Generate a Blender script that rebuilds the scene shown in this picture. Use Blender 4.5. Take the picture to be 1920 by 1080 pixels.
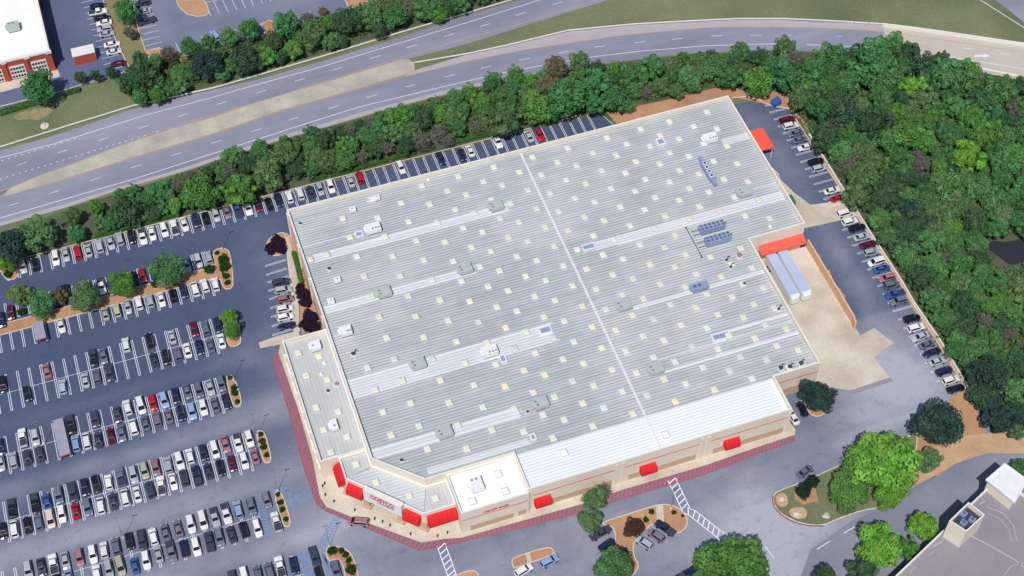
import bpy, bmesh, math, random
from mathutils import Vector, Matrix
rnd = random.Random(7)
for o in list(bpy.data.objects): bpy.data.objects.remove(o)
sc = bpy.context.scene
COL = sc.collection
# ------------------------------------------------------------ camera
FOC, TH, PSI, CH, ROLL = 2905.988, 0.65751348, 0.32798961, 326.441436, -0.0070877983
CPOS = Vector((-90.0, -230.0, CH))
Fv = Vector((math.sin(TH)*math.sin(PSI), math.sin(TH)*math.cos(PSI), -math.cos(TH)))
R0 = Vector((math.cos(PSI), -math.sin(PSI), 0)); U0 = R0.cross(Fv)
Rv = R0*math.cos(ROLL)+U0*math.sin(ROLL); Uv = -R0*math.sin(ROLL)+U0*math.cos(ROLL)
cd = bpy.data.cameras.new('camera'); cam = bpy.data.objects.new('camera', cd); COL.objects.link(cam)
cd.sensor_width = 36; cd.lens = FOC/1920*36; cd.clip_start = 1; cd.clip_end = 6000
M3 = Matrix((Rv, Uv, -Fv)).transposed()
cam.matrix_world = Matrix.Translation(CPOS) @ M3.to_4x4()
sc.camera = cam
# ------------------------------------------------------------ light
SUN_EL, SAZ = math.radians(57), Vector((-0.56, -0.83))
w = bpy.data.worlds.new('World'); sc.world = w; w.use_nodes = True
nt = w.node_tree; bg = nt.nodes['Background']
sky = nt.nodes.new('ShaderNodeTexSky'); sky.sky_type = 'NISHITA'; sky.sun_disc = False
sky.sun_elevation = SUN_EL; sky.sun_rotation = math.atan2(SAZ.x, SAZ.y)
nt.links.new(sky.outputs[0], bg.inputs[0]); bg.inputs[1].default_value = 0.09
sd = bpy.data.lights.new('sun', 'SUN'); sun = bpy.data.objects.new('sun', sd); COL.objects.link(sun)
sd.energy = 4.2; sd.angle = math.radians(0.53); sd.color = (1, 0.955, 0.88)
sdir = Vector((SAZ.x*math.cos(SUN_EL), SAZ.y*math.cos(SUN_EL), math.sin(SUN_EL))).normalized()
sun.rotation_euler = sdir.to_track_quat('Z', 'Y').to_euler()
sc.view_settings.view_transform = 'Standard'; sc.view_settings.look = 'None'
sc.view_settings.gamma = 1; sc.view_settings.exposure = -0.32
# ------------------------------------------------------------ helpers
def G(px, py, z=0.0):
    """point of the horizontal plane z seen at pixel px,py of the 1920x1080 survey picture"""
    d = Fv*FOC + Rv*(px-960) - Uv*(py-540)
    t = (z-CH)/d.z
    return CPOS + d*t
def Q(c, pts, z=0.0, s=4.0):
    return [G(c[0]+x/s, c[1]+y/s, z) for x, y in pts]
def lin(c):
    return tuple(((v/255)/12.92 if v/255 <= .04045 else ((v/255+.055)/1.055)**2.4) for v in c)
MATS = {}
def mat(name, rgb, rgb2=None, rough=.85, scale=.15, detail=6, contrast=1.0, metal=0, fine=.12, bump=0, bscale=8, k=1.0, rgb3=None, s3=.02, stretch=None, c3=1.0):
    if name in MATS: return MATS[name]
    m = bpy.data.materials.new(name); m.use_nodes = True; n = m.node_tree; L = n.links
    b = n.nodes['Principled BSDF']; b.inputs['Roughness'].default_value = rough; b.inputs['Metallic'].default_value = metal
    if 'Specular IOR Level' in b.inputs: b.inputs['Specular IOR Level'].default_value = .3
    def col(c): c = lin(c); return (c[0]*k, c[1]*k, c[2]*k, 1)
    tc = n.nodes.new('ShaderNodeTexCoord'); src = tc.outputs['Object']
    if stretch:
        mp = n.nodes.new('ShaderNodeMapping'); mp.inputs['Scale'].default_value = stretch; L.new(src, mp.inputs[0]); src = mp.outputs[0]
    def noise(s, d=detail, rg=.6):
        t = n.nodes.new('ShaderNodeTexNoise'); t.inputs['Scale'].default_value = s; t.inputs['Detail'].default_value = d
        t.inputs['Roughness'].default_value = rg; L.new(src, t.inputs['Vector']); return t.outputs['Fac']
    def ramp(v, c):
        r = n.nodes.new('ShaderNodeMapRange'); r.inputs['From Min'].default_value = .5-.25/c; r.inputs['From Max'].default_value = .5+.25/c
        L.new(v, r.inputs['Value']); return r.outputs[0]
    def mix(f, a, bb):
        x = n.nodes.new('ShaderNodeMix'); x.data_type = 'RGBA'
        if isinstance(f, float): x.inputs[0].default_value = f
        else: L.new(f, x.inputs[0])
        for i, v in ((6, a), (7, bb)):
            if isinstance(v, tuple): x.inputs[i].default_value = v
            else: L.new(v, x.inputs[i])
        return x.outputs[2]
    c = col(rgb)
    if rgb2: c = mix(ramp(noise(scale), contrast), col(rgb), col(rgb2))
    if rgb3: c = mix(ramp(noise(s3, 4), c3), c, col(rgb3))
    if fine:
        hs = n.nodes.new('ShaderNodeHueSaturation'); mr = n.nodes.new('ShaderNodeMapRange')
        mr.inputs['To Min'].default_value = 1-fine; mr.inputs['To Max'].default_value = 1+fine
        mr.inputs['From Min'].default_value = .25; mr.inputs['From Max'].default_value = .75
        L.new(noise(1.3, 8, .75), mr.inputs['Value']); L.new(mr.outputs[0], hs.inputs['Value'])
        if isinstance(c, tuple): hs.inputs['Color'].default_value = c
        else: L.new(c, hs.inputs['Color'])
        c = hs.outputs[0]
    if isinstance(c, tuple): b.inputs['Base Color'].default_value = c
    else: L.new(c, b.inputs['Base Color'])
    if bump:
        bp = n.nodes.new('ShaderNodeBump'); bp.inputs['Strength'].default_value = bump; bp.inputs['Distance'].default_value = .3
        L.new(noise(bscale, 5, .7), bp.inputs['Height']); L.new(bp.outputs[0], b.inputs['Normal'])
    MATS[name] = m; m['bsdf'] = 1
    return m
def objcol_mat(name, rough=.4, coat=0, var=False, metal=0, transl=0):
    m = bpy.data.materials.new(name); m.use_nodes = True; n = m.node_tree; L = n.links
    b = n.nodes['Principled BSDF']; b.inputs['Roughness'].default_value = rough; b.inputs['Metallic'].default_value = metal
    b.inputs['Coat Weight'].default_value = coat; b.inputs['Coat Roughness'].default_value = .08
    oi = n.nodes.new('ShaderNodeObjectInfo'); c = oi.outputs['Color']
    if var:
        at = n.nodes.new('ShaderNodeAttribute'); at.attribute_name = 'var'
        hs = n.nodes.new('ShaderNodeHueSaturation'); L.new(c, hs.inputs['Color']); L.new(at.outputs['Fac'], hs.inputs['Value'])
        at2 = n.nodes.new('ShaderNodeAttribute'); at2.attribute_name = 'hue'; L.new(at2.outputs['Fac'], hs.inputs['Hue'])
        c = hs.outputs[0]; b.inputs['Specular IOR Level'].default_value = .15
        tr = n.nodes.new('ShaderNodeBsdfTranslucent'); L.new(c, tr.inputs[0]); ms = n.nodes.new('ShaderNodeMixShader'); ms.inputs[0].default_value = .38
        L.new(b.outputs[0], ms.inputs[1]); L.new(tr.outputs[0], ms.inputs[2]); L.new(ms.outputs[0], n.nodes['Material Output'].inputs[0])
    L.new(c, b.inputs['Base Color'])
    return m
class MB:
    def __init__(s): s.v = []; s.f = []; s.mi = []; s.m = 0
    def face(s, pts, m=None):
        i = len(s.v); s.v += [tuple(p) for p in pts]; s.f.append(tuple(range(i, i+len(pts)))); s.mi.append(s.m if m is None else m)
    def flat(s, pts, z, m=None):
        pts = [(p[0], p[1]) for p in pts]
        if area(pts) < 0: pts = pts[::-1]
        s.face([(x, y, z) for x, y in pts], m)
    def prism(s, pts, z0, z1, m=None, mt=None, bottom=False):
        pts = [(p[0], p[1]) for p in pts]
        if area(pts) < 0: pts = pts[::-1]
        s.face([(x, y, z1) for x, y in pts], mt if mt is not None else m)
        n = len(pts)
        for i in range(n):
            a, b = pts[i], pts[(i+1) % n]
            s.face([(a[0], a[1], z0), (b[0], b[1], z0), (b[0], b[1], z1), (a[0], a[1], z1)], m)
        if bottom: s.face([(x, y, z0) for x, y in pts[::-1]], m)
    def ring(s, pts, t, z0, z1, m=None, mt=None):
        pts = [(p[0], p[1]) for p in pts]
        if area(pts) < 0: pts = pts[::-1]
        q = offset(pts, t); n = len(pts)
        for i in range(n):
            j = (i+1) % n; a, b, c, d = pts[i], pts[j], q[j], q[i]
            s.face([(*a, z1), (*b, z1), (*c, z1), (*d, z1)], mt if mt is not None else m)
            s.face([(*a, z0), (*b, z0), (*b, z1), (*a, z1)], m)
            s.face([(*c, z0), (*d, z0), (*d, z1), (*c, z1)], m)
    def box(s, x0, x1, y0, y1, z0, z1, m=None, bottom=True):
        s.prism([(x0, y0), (x1, y0), (x1, y1), (x0, y1)], z0, z1, m, bottom=bottom)
    def cyl(s, p, r, z0, z1, n=12, m=None, r2=None):
        r2 = r if r2 is None else r2
        A = [(p[0]+r*math.cos(2*math.pi*i/n), p[1]+r*math.sin(2*math.pi*i/n), z0) for i in range(n)]
        B = [(p[0]+r2*math.cos(2*math.pi*i/n), p[1]+r2*math.sin(2*math.pi*i/n), z1) for i in range(n)]
        for i in range(n): s.face([A[i], A[(i+1) % n], B[(i+1) % n], B[i]], m)
        s.face(B, m); s.face(A[::-1], m)
    def tube(s, a, b, r0, r1, n=6, m=None):
        a, b = Vector(a), Vector(b); d = (b-a).normalized()
        u = d.orthogonal().normalized(); v = d.cross(u)
        A = [a+(u*math.cos(2*math.pi*i/n)+v*math.sin(2*math.pi*i/n))*r0 for i in range(n)]
        B = [b+(u*math.cos(2*math.pi*i/n)+v*math.sin(2*math.pi*i/n))*r1 for i in range(n)]
        for i in range(n): s.face([A[i], A[(i+1) % n], B[(i+1) % n], B[i]], m)
        s.face(B, m); s.face(A[::-1], m)
    def line(s, pts, wd, z, m=None):
        """flat painted line or strip of width wd along a polyline (z may be a function)"""
        P = [Vector((p[0], p[1])) for p in pts]; n = len(P); Lf = []; Rt = []
        for i in range(n):
            d = (P[min(i+1, n-1)]-P[max(i-1, 0)]).normalized(); nn = Vector((-d.y, d.x))*wd/2
            zz = z[i] if isinstance(z, list) else z
            Lf.append((P[i].x+nn.x, P[i].y+nn.y, zz)); Rt.append((P[i].x-nn.x, P[i].y-nn.y, zz))
        for i in range(n-1): s.face([Rt[i], Rt[i+1], Lf[i+1], Lf[i]], m)
    def wallline(s, pts, wd, z0, z1, m=None):
        P = [Vector((p[0], p[1])) for p in pts]; n = len(P); Lf = []; Rt = []
        for i in range(n):
            d = (P[min(i+1, n-1)]-P[max(i-1, 0)]).normalized(); nn = Vector((-d.y, d.x))*wd/2
            Lf.append(P[i]+nn); Rt.append(P[i]-nn)
        a = lambda i: z0[i] if isinstance(z0, list) else z0
        b = lambda i: z1[i] if isinstance(z1, list) else z1
        for i in range(n-1):
            for A, B in ((Rt[i], Rt[i+1]), (Lf[i+1], Lf[i])):
                ia, ib = (i, i+1) if A is Rt[i] else (i+1, i)
                s.face([(A.x, A.y, a(ia)), (B.x, B.y, a(ib)), (B.x, B.y, b(ib)), (A.x, A.y, b(ia))], m)
            s.face([(Rt[i].x, Rt[i].y, b(i)), (Rt[i+1].x, Rt[i+1].y, b(i+1)), (Lf[i+1].x, Lf[i+1].y, b(i+1)), (Lf[i].x, Lf[i].y, b(i))], m)
        for i in (0, n-1): s.face([(Rt[i].x, Rt[i].y, a(i)), (Lf[i].x, Lf[i].y, a(i)), (Lf[i].x, Lf[i].y, b(i)), (Rt[i].x, Rt[i].y, b(i))], m)
    def mesh(s, name, mats, smooth=False):
        me = bpy.data.meshes.new(name); me.from_pydata(s.v, [], s.f)
        for m in (mats if isinstance(mats, (list, tuple)) else [mats]): me.materials.append(m)
        me.polygons.foreach_set('material_index', s.mi)
        if smooth: me.polygons.foreach_set('use_smooth', [True]*len(s.f))
        me.update(); return me
    def build(s, name, mats, parent=None, smooth=False):
        return link(name, s.mesh(name, mats, smooth), parent)
def pieces(mb, name, m, parent):
    for i in range(0, len(mb.f), 6):
        q = MB(); [q.face([mb.v[k] for k in f]) for f in mb.f[i:i+6]]; q.build(name, m, parent)
def link(name, me, parent=None):
    o = bpy.data.objects.new(name, me); COL.objects.link(o)
    if parent: o.parent = parent
    return o
def area(p): return sum(p[i][0]*p[(i+1) % len(p)][1]-p[(i+1) % len(p)][0]*p[i][1] for i in range(len(p)))/2
def offset(p, t):
    n = len(p); out = []
    for i in range(n):
        a, b, c = Vector(p[i-1]), Vector(p[i]), Vector(p[(i+1) % n])
        d1 = (b-a).normalized(); d2 = (c-b).normalized(); n1 = Vector((-d1.y, d1.x)); n2 = Vector((-d2.y, d2.x))
        k = n1+n2; k = k/max(k.dot(k)/2, .2)
        out.append((b.x+k.x*t, b.y+k.y*t))
    return out
def inside(p, x, y):
    r = False; n = len(p)
    for i in range(n):
        x1, y1 = p[i][0], p[i][1]; x2, y2 = p[(i+1) % n][0], p[(i+1) % n][1]
        if (y1 > y) != (y2 > y) and x < (x2-x1)*(y-y1)/(y2-y1)+x1: r = not r
    return r
def smooth_poly(p, it=2):
    p = [Vector((a[0], a[1])) for a in p]
    for _ in range(it):
        q = []
        for i in range(len(p)):
            a, b = p[i], p[(i+1) % len(p)]; q += [a*.75+b*.25, a*.25+b*.75]
        p = q
    return p
def tag(o, label=None, cat=None, group=None, kind=None):
    if label: o['label'] = label
    if cat: o['category'] = cat
    if group: o['group'] = group
    if kind: o['kind'] = kind
    return o
def thing(name, label, cat, loc=(0, 0, 0), rz=0, group=None):
    o = bpy.data.objects.new(name, None); COL.objects.link(o); o.location = loc; o.rotation_euler = (0, 0, rz); o.empty_display_size = .5
    return tag(o, label, cat, group)
def copy_tree(o, parent=None):
    c = o.copy(); COL.objects.link(c); c.parent = parent
    for ch in o.children: copy_tree(ch, c)
    return c
def struct(name, mb, mats): return tag(mb.build(name, mats), kind='structure')
ORD = ['first', 'second', 'third', 'fourth', 'fifth', 'sixth', 'seventh', 'eighth', 'ninth', 'tenth', 'eleventh', 'twelfth', 'thirteenth', 'fourteenth', 'fifteenth', 'sixteenth', 'seventeenth', 'eighteenth', 'nineteenth', 'twentieth']
def ordinal(n):
    if n < 20: return ORD[n]
    n += 1
    if n > 99: return f'{n}{"th" if n % 10 > 3 or n % 10 == 0 or 10 < n % 100 < 14 else ["", "st", "nd", "rd"][n % 10]}'
    t = {2: 'twenty', 3: 'thirty', 4: 'forty', 5: 'fifty', 6: 'sixty', 7: 'seventy', 8: 'eighty', 9: 'ninety'}
    return {20: 'twentieth', 30: 'thirtieth', 40: 'fortieth', 50: 'fiftieth', 60: 'sixtieth', 70: 'seventieth', 80: 'eightieth', 90: 'ninetieth'}[n] if n % 10 == 0 else t[n//10]+'-'+ORD[n % 10-1]
# ------------------------------------------------------------ materials
m_lot = mat('sealed_asphalt', (76, 88, 122), (88, 100, 134), scale=.05, rgb3=(112, 119, 148), s3=.022, c3=1.3, fine=.07)
m_lot2 = mat('worn_asphalt', (130, 136, 158), (142, 147, 168), scale=.06, rgb3=(106, 112, 138), s3=.03, c3=1.6, fine=.08)
m_lot3 = mat('pale_asphalt', (146, 151, 184), (160, 164, 194), scale=.06, rgb3=(128, 134, 170), s3=.03, fine=.06)
m_roadway = mat('highway_asphalt', (146, 149, 168), (156, 159, 177), scale=.3, rgb3=(130, 133, 152), s3=.07, c3=1.6, fine=.08, stretch=(.22, 1.0, 1))
m_shoulder = mat('pinkish_shoulder', (172, 164, 176), (186, 176, 180), scale=.2, fine=.07)
m_bridge = mat('tan_concrete_deck', (190, 182, 174), (200, 192, 182), scale=.1, fine=.06)
m_conc = mat('tan_concrete', (212, 204, 190), (224, 216, 202), scale=.12, rgb3=(184, 172, 158), s3=.07, c3=1.5, fine=.14)
m_median = mat('median_concrete', (204, 198, 182), (158, 156, 154), scale=.12, contrast=1.1, fine=.14)
m_kerb = mat('kerb_concrete', (226, 212, 200), (210, 196, 186), scale=.4, fine=.06)
m_mulch = mat('orange_mulch', (180, 138, 112), (152, 114, 90), scale=.3, fine=.18, rgb3=(196, 154, 120), s3=.1)
m_dirt = mat('bare_dirt', (206, 176, 146), (182, 146, 116), scale=.15, fine=.16)
m_grass = mat('mown_grass', (104, 118, 86), (84, 98, 76), scale=.09, rgb3=(132, 134, 102), s3=.045, c3=1.3, fine=.30)
m_grass2 = mat('lush_grass', (88, 116, 74), (74, 102, 66), scale=.2, fine=.18)
m_floor = mat('forest_floor', (76, 90, 70), (100, 96, 84), scale=.12, fine=.25)
m_strip = mat('dry_grass_strip', (146, 136, 100), (122, 120, 84), scale=.1, fine=.15)
m_paint = mat('white_road_paint', (240, 243, 255), (216, 222, 242), scale=1.2, fine=.08)
m_orange = mat('faded_yellow_paint', (214, 162, 128), (200, 150, 122), scale=1, fine=.08)
m_blue = mat('blue_road_paint', (118, 156, 204), (104, 134, 176), scale=1.5, contrast=1.4, fine=.1)
m_red = mat('red_kerb_paint', (166, 86, 100), (144, 94, 110), scale=.5, contrast=1.4, fine=.16)
m_white = mat('white_membrane', (250, 251, 248), (240, 242, 240), scale=.15, fine=.02)
m_cream = mat('cream_masonry', (236, 226, 210), (228, 216, 200), scale=.3, fine=.03)
m_cap = mat('white_parapet_cap', (236, 232, 230), (226, 222, 222), scale=.4, fine=.04)
m_tan = mat('tan_block_band', (206, 176, 154), (196, 166, 144), scale=.8, fine=.06)
m_redp = mat('red_awning_fabric', (222, 34, 40), (206, 40, 46), scale=.8, fine=.07, rough=.7)
m_reds = mat('awning_seam_red', (176, 24, 32), fine=.02)
m_redl = mat('coral_canopy', (246, 96, 80), fine=.03, rough=.6)
m_brick = mat('red_brick', (190, 88, 78), (178, 78, 70), scale=1.5, fine=.08)
m_sky = mat('cream_acrylic_dome', (236, 232, 216), (226, 222, 206), scale=.05, contrast=3, fine=.03, rough=.4)
m_skf = mat('skylight_curb', (200, 206, 210), fine=.04, rough=.5)
m_unit = mat('white_sheet_metal', (240, 242, 246), (224, 228, 234), scale=.6, fine=.03, rough=.4)
m_unitg = mat('grey_sheet_metal', (188, 198, 198), (174, 184, 186), scale=.6, fine=.05, rough=.45)
m_unitb = mat('blue_grey_metal', (150, 166, 198), (136, 152, 186), scale=.6, fine=.05, rough=.4)
m_dark = mat('dark_metal', (62, 68, 84), fine=.05, rough=.5)
m_black = mat('black_rubber', (26, 27, 30), fine=0, rough=.8)
m_glass = mat('tinted_glass', (30, 34, 46), fine=0, rough=.08)
m_pole = mat('galvanised_steel', (150, 152, 158), fine=.03, rough=.4, metal=.4)
m_hedge = mat('hedge_leaves', (70, 112, 52), (54, 92, 44), scale=1.5, fine=.25, bump=.8, bscale=3)
m_deckm = mat('deck_concrete', (138, 137, 152), (118, 119, 137), scale=.08, rgb3=(158, 151, 154), s3=.05, fine=.08)
m_wood = mat('wooden_pallet', (196, 164, 122), (168, 138, 104), scale=1, fine=.1)
m_bluebin = mat('blue_plastic', (60, 96, 168), fine=.05, rough=.4)
m_greenbin = mat('green_steel', (66, 122, 108), fine=.06, rough=.5)
m_trail = mat('trailer_roof', (176, 190, 226), (188, 200, 232), scale=.1, fine=.02, rough=.35)
m_bark = mat('bark', (110, 98, 88), (90, 80, 74), scale=2, fine=.15)
m_twig = mat('bare_twigs', (132, 126, 120), (112, 106, 104), scale=2, fine=.1)
m_rock = mat('pale_boulder', (216, 204, 196), (190, 176, 166), scale=.8, fine=.08)
m_water = mat('dark_creek_water', (52, 56, 66), fine=.05, rough=.1)
m_car = objcol_mat('car_paint', .28, .6)
m_leaf = objcol_mat('leaves', .6, 0, True)
m_lamp = mat('headlamp_lens', (220, 224, 230), fine=0, rough=.1)
m_tail = mat('taillamp_lens', (150, 20, 24), fine=0, rough=.2)
def ribbed(name, a, b, period, k2=.78, ang=0, streak=.5):
    """standing-seam sheet: ribs along local X every `period` metres, with weathered panels"""
    m = bpy.data.materials.new(name); m.use_nodes = True; n = m.node_tree; L = n.links; bs = n.nodes['Principled BSDF']
    bs.inputs['Roughness'].default_value = .5; bs.inputs['Specular IOR Level'].default_value = .3
    tc = n.nodes.new('ShaderNodeTexCoord'); mp = n.nodes.new('ShaderNodeMapping'); mp.inputs['Rotation'].default_value = (0, 0, ang); L.new(tc.outputs['Object'], mp.inputs[0])
    sx = n.nodes.new('ShaderNodeSeparateXYZ'); L.new(mp.outputs[0], sx.inputs[0])
    def math_(op, a_, b_=None):
        t = n.nodes.new('ShaderNodeMath'); t.operation = op
        for i, v in enumerate((a_, b_)):
            if v is None: continue
            if isinstance(v, (int, float)): t.inputs[i].default_value = v
            else: L.new(v, t.inputs[i])
        return t.outputs[0]
    y = math_('DIVIDE', sx.outputs['Y'], period); fr = math_('FRACT', y)
    tri = math_('ABSOLUTE', math_('SUBTRACT', fr, .5))            # .5 at the seam
    seam = n.nodes.new('ShaderNodeMapRange'); L.new(tri, seam.inputs['Value']); seam.inputs['From Min'].default_value = .22; seam.inputs['From Max'].default_value = .40
    st = n.nodes.new('ShaderNodeMapping'); st.inputs['Scale'].default_value = (.05, 1.9, 1); L.new(mp.outputs[0], st.inputs[0])
    no = n.nodes.new('ShaderNodeTexNoise'); no.inputs['Scale'].default_value = 1; no.inputs['Detail'].default_value = 5; no.inputs['Roughness'].default_value = .7; L.new(st.outputs[0], no.inputs['Vector'])
    big = n.nodes.new('ShaderNodeTexNoise'); big.inputs['Scale'].default_value = .045; big.inputs['Detail'].default_value = 6; big.inputs['Roughness'].default_value = .7; L.new(mp.outputs[0], big.inputs['Vector'])
    f = math_('ADD', math_('MULTIPLY', no.outputs[0], 1.0), math_('MULTIPLY', big.outputs[0], .9))
    r = n.nodes.new('ShaderNodeMapRange'); L.new(f, r.inputs['Value']); r.inputs['From Min'].default_value = .74; r.inputs['From Max'].default_value = 1.14
    mx = n.nodes.new('ShaderNodeMix'); mx.data_type = 'RGBA'; mx.inputs[6].default_value = (*lin(a), 1); mx.inputs[7].default_value = (*lin(b), 1); L.new(r.outputs[0], mx.inputs[0])
    hs = n.nodes.new('ShaderNodeHueSaturation'); L.new(mx.outputs[2], hs.inputs['Color'])
    L.new(math_('SUBTRACT', 1.0, math_('MULTIPLY', seam.outputs[0], 1-k2)), hs.inputs['Value'])
    L.new(hs.outputs[0], bs.inputs['Base Color'])
    bp = n.nodes.new('ShaderNodeBump'); bp.inputs['Strength'].default_value = .5; bp.inputs['Distance'].default_value = .06; L.new(seam.outputs[0], bp.inputs['Height']); L.new(bp.outputs[0], bs.inputs['Normal'])
    return m
m_roof = ribbed('ribbed_metal_roof', (172, 180, 187), (208, 212, 215), .86, .72)
m_roofw = ribbed('white_ribbed_roof', (234, 240, 250), (244, 248, 254), .86, .86)
m_strips = ribbed('clean_roof_panels', (212, 218, 226), (226, 230, 234), .86, .82)
m_roofa = ribbed('annex_ribbed_roof', (186, 190, 192), (202, 206, 208), .9, .93, math.radians(90))
m_roofd = ribbed('diagonal_ribbed_roof', (196, 203, 212), (212, 218, 226), .9, .84, math.radians(0))
# ------------------------------------------------------------ ground
g = MB(); g.flat([(-900, -900), (1000, -900), (1000, 1000), (-900, 1000)], 0); struct('ground', g, m_grass)
def sheet(name, pts, z, m, c=None, s=4.0, kind='structure', smooth=0):
    P = Q(c, pts, z, s) if c is not None else pts
    if smooth: P = smooth_poly(P, smooth)
    b = MB(); b.flat(P, z); o = b.build(name, m); return tag(o, kind=kind)
F1 = (0, 0)
# wooded strips and forest floor
sheet('wooded_ground', [(-60, 520), (-60, 470), (40, 440), (135, 388), (295, 340), (420, 297), (550, 257), (725, 207), (840, 178), (1000, 142), (1135, 121), (1290, 102), (1447, 95), (1609, 100), (1717, 108), (1960, 156), (2000, 900), (1920, 850), (1850, 812), (1806, 733), (1712, 580), (1605, 405), (1520, 255), (1475, 200), (1370, 183), (1150, 225), (532, 358)], .004, m_floor, F1, 1)
sheet('wooded_ground', [(240, 125), (300, 90), (350, 108), (490, 60), (590, 30), (705, -5), (800, -60), (1000, -60), (955, 0), (880, 20), (750, 58), (600, 102), (480, 138), (380, 166), (262, 194), (225, 170)], .004, m_floor, F1, 1)
sheet('grass_verge', [(-60, 470), (0, 440), (135, 389), (170, 385), (140, 400), (60, 425), (20, 460), (-60, 500)], .008, m_grass2, F1, 1)
# main lot: sealed upper rows, worn lower rows (world metres, the lot is square to the store)
BL = [(-62, 5, 16, 26, .55), (-66, 40, 10, 14, .25), (-80, -6, 22, 4, .5), (-100, -9.5, 50, 3.2, .5), (-150, -10, 40, 4, .3), (-110, 9.5, 40, 2.2, .28), (-82, 12, 9, 6, .4), (-110, -27.5, 60, 3.5, .55), (-160, -28, 40, 4, .5), (-110, -45.5, 60, 3.6, .5), (-70, -45, 18, 16, .5),
      (-30, -64, 60, 9, .3), (0, -78, 60, 14, .25), (66, -52, 12, 10, .9), (78, -52, 9, 12, .85), (62, -62, 12, 7, .5), (80, -62, 8, 8, .7), (76, -48, 8, 12, .6), (24, -75, 9, 9, .8), (18, -84, 9, 8, .8), (26, -90, 12, 6, .8), (36, -84, 14, 4, .7), (14, -95, 8, 10, .6), (50, -76, 14, 4, .3),
      (77, 30, 6, 16, .45), (79, 0, 3, 18, .3), (78, -25, 4, 16, .4), (-66, 50, 5, 4, .2), (-96, 52, 6, 2, .12)]
from mathutils import noise as mn
def wear(x, y):
    t = max(0, min(1, (12-y)/52)); v = .62*t*t*(3-2*t) if x < 60 else (.25 if y > -32 else .6)
    if y < -62: v = .72
    for cx, cy, rx, ry, k in BL:
        q = ((x-cx)/rx)**2+((y-cy)/ry)**2
        if q < 6: v += k*math.exp(-q)
    n1 = mn.fractal(Vector((x*.045, y*.06, 0)), 1, 2, 4); n2 = mn.fractal(Vector((x*.16+9, y*.16, 3)), 1, 2, 4)
    n3 = mn.fractal(Vector((x*.03, y*.35-x*.02, 7)), 1, 2, 4); v += .20*n1*(.5+v)+.13*n2*(.4+v)+.12*n3*(.4+v)
    return max(0, min(2, v))
XS = [-260+1.6*i for i in range(219)]; YS = [-200+1.6*i for i in range(164)]
LP_ = [(-260, -200), (89.1, -200), (89.1, 46), (86, 48.5), (80, 50.5), (66, 50.8), (40, 50.8), (36, 62), (-260, 62)]
V = [(min(x, 89.1), min(y, 62), .012) for y in YS for x in XS]; F = []; nx = len(XS)
for j_ in range(len(YS)-1):
    for i_ in range(nx-1):
        x, y = XS[i_]+.8, YS[j_]+.8
        if y > 46 and x > 36 and not inside(LP_, x, y): continue
        if x > 89.1: continue
        F.append((j_*nx+i_, j_*nx+i_+1, (j_+1)*nx+i_+1, (j_+1)*nx+i_))
me = bpy.data.meshes.new('parking_lot'); me.from_pydata(V, [], F)
at_ = me.attributes.new('wear', 'FLOAT', 'POINT'); at_.data.foreach_set('value', [wear(v[0], v[1]) for v in V])
m_wear = mat('lot_asphalt', (128, 128, 128), fine=.09); n = m_wear.node_tree; at2_ = n.nodes.new('ShaderNodeAttribute'); at2_.attribute_name = 'wear'
dv = n.nodes.new('ShaderNodeMath'); dv.operation = 'MULTIPLY'; dv.inputs[1].default_value = .5; n.links.new(at2_.outputs['Fac'], dv.inputs[0])
cr = n.nodes.new('ShaderNodeValToRGB'); el = cr.color_ramp.elements; el[0].color = (*lin((76, 87, 117)), 1); el[1].color = (*lin((170, 174, 189)), 1)
for p_, c_ in ((.15, (90, 100, 127)), (.35, (118, 124, 145)), (.55, (138, 142, 160))): e_ = el.new(p_); e_.color = (*lin(c_), 1)
n.links.new(dv.outputs[0], cr.inputs[0])
# oil stains and crack lines
vo = n.nodes.new('ShaderNodeTexVoronoi'); vo.feature = 'DISTANCE_TO_EDGE'; vo.inputs['Scale'].default_value = .07
tc_ = n.nodes.new('ShaderNodeTexCoord'); nz = n.nodes.new('ShaderNodeTexNoise'); nz.inputs['Scale'].default_value = .2; nz.inputs['Detail'].default_value = 4; n.links.new(tc_.outputs['Object'], nz.inputs['Vector'])
ad = n.nodes.new('ShaderNodeVectorMath'); ad.operation = 'MULTIPLY_ADD'; ad.inputs[1].default_value = (9, 9, 0); n.links.new(nz.outputs['Color'], ad.inputs[0]); n.links.new(tc_.outputs['Object'], ad.inputs[2]); n.links.new(ad.outputs[0], vo.inputs['Vector'])
mr_ = n.nodes.new('ShaderNodeMapRange'); mr_.inputs['From Min'].default_value = 0; mr_.inputs['From Max'].default_value = .012; mr_.inputs['To Min'].default_value = .86; mr_.inputs['To Max'].default_value = 1; n.links.new(vo.outputs[0], mr_.inputs[0])
st_ = n.nodes.new('ShaderNodeTexNoise'); st_.inputs['Scale'].default_value = .45; st_.inputs['Detail'].default_value = 2; n.links.new(tc_.outputs['Object'], st_.inputs['Vector'])
ms_ = n.nodes.new('ShaderNodeMapRange'); ms_.inputs['From Min'].default_value = .58; ms_.inputs['From Max'].default_value = .74; ms_.inputs['To Min'].default_value = 1; ms_.inputs['To Max'].default_value = .84; n.links.new(st_.outputs[0], ms_.inputs[0])
mm_ = n.nodes.new('ShaderNodeMath'); mm_.operation = 'MULTIPLY'; n.links.new(mr_.outputs[0], mm_.inputs[0]); n.links.new(ms_.outputs[0], mm_.inputs[1])
h2 = n.nodes.new('ShaderNodeHueSaturation'); n.links.new(cr.outputs[0], h2.inputs['Color']); n.links.new(mm_.outputs[0], h2.inputs['Value'])
hs_ = [q for q in n.nodes if q.type == 'HUE_SAT' and q != h2][0]; n.links.new(h2.outputs[0], hs_.inputs['Color'])
me.materials.append(m_wear); tag(link('parking_lot', me), kind='structure')
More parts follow.
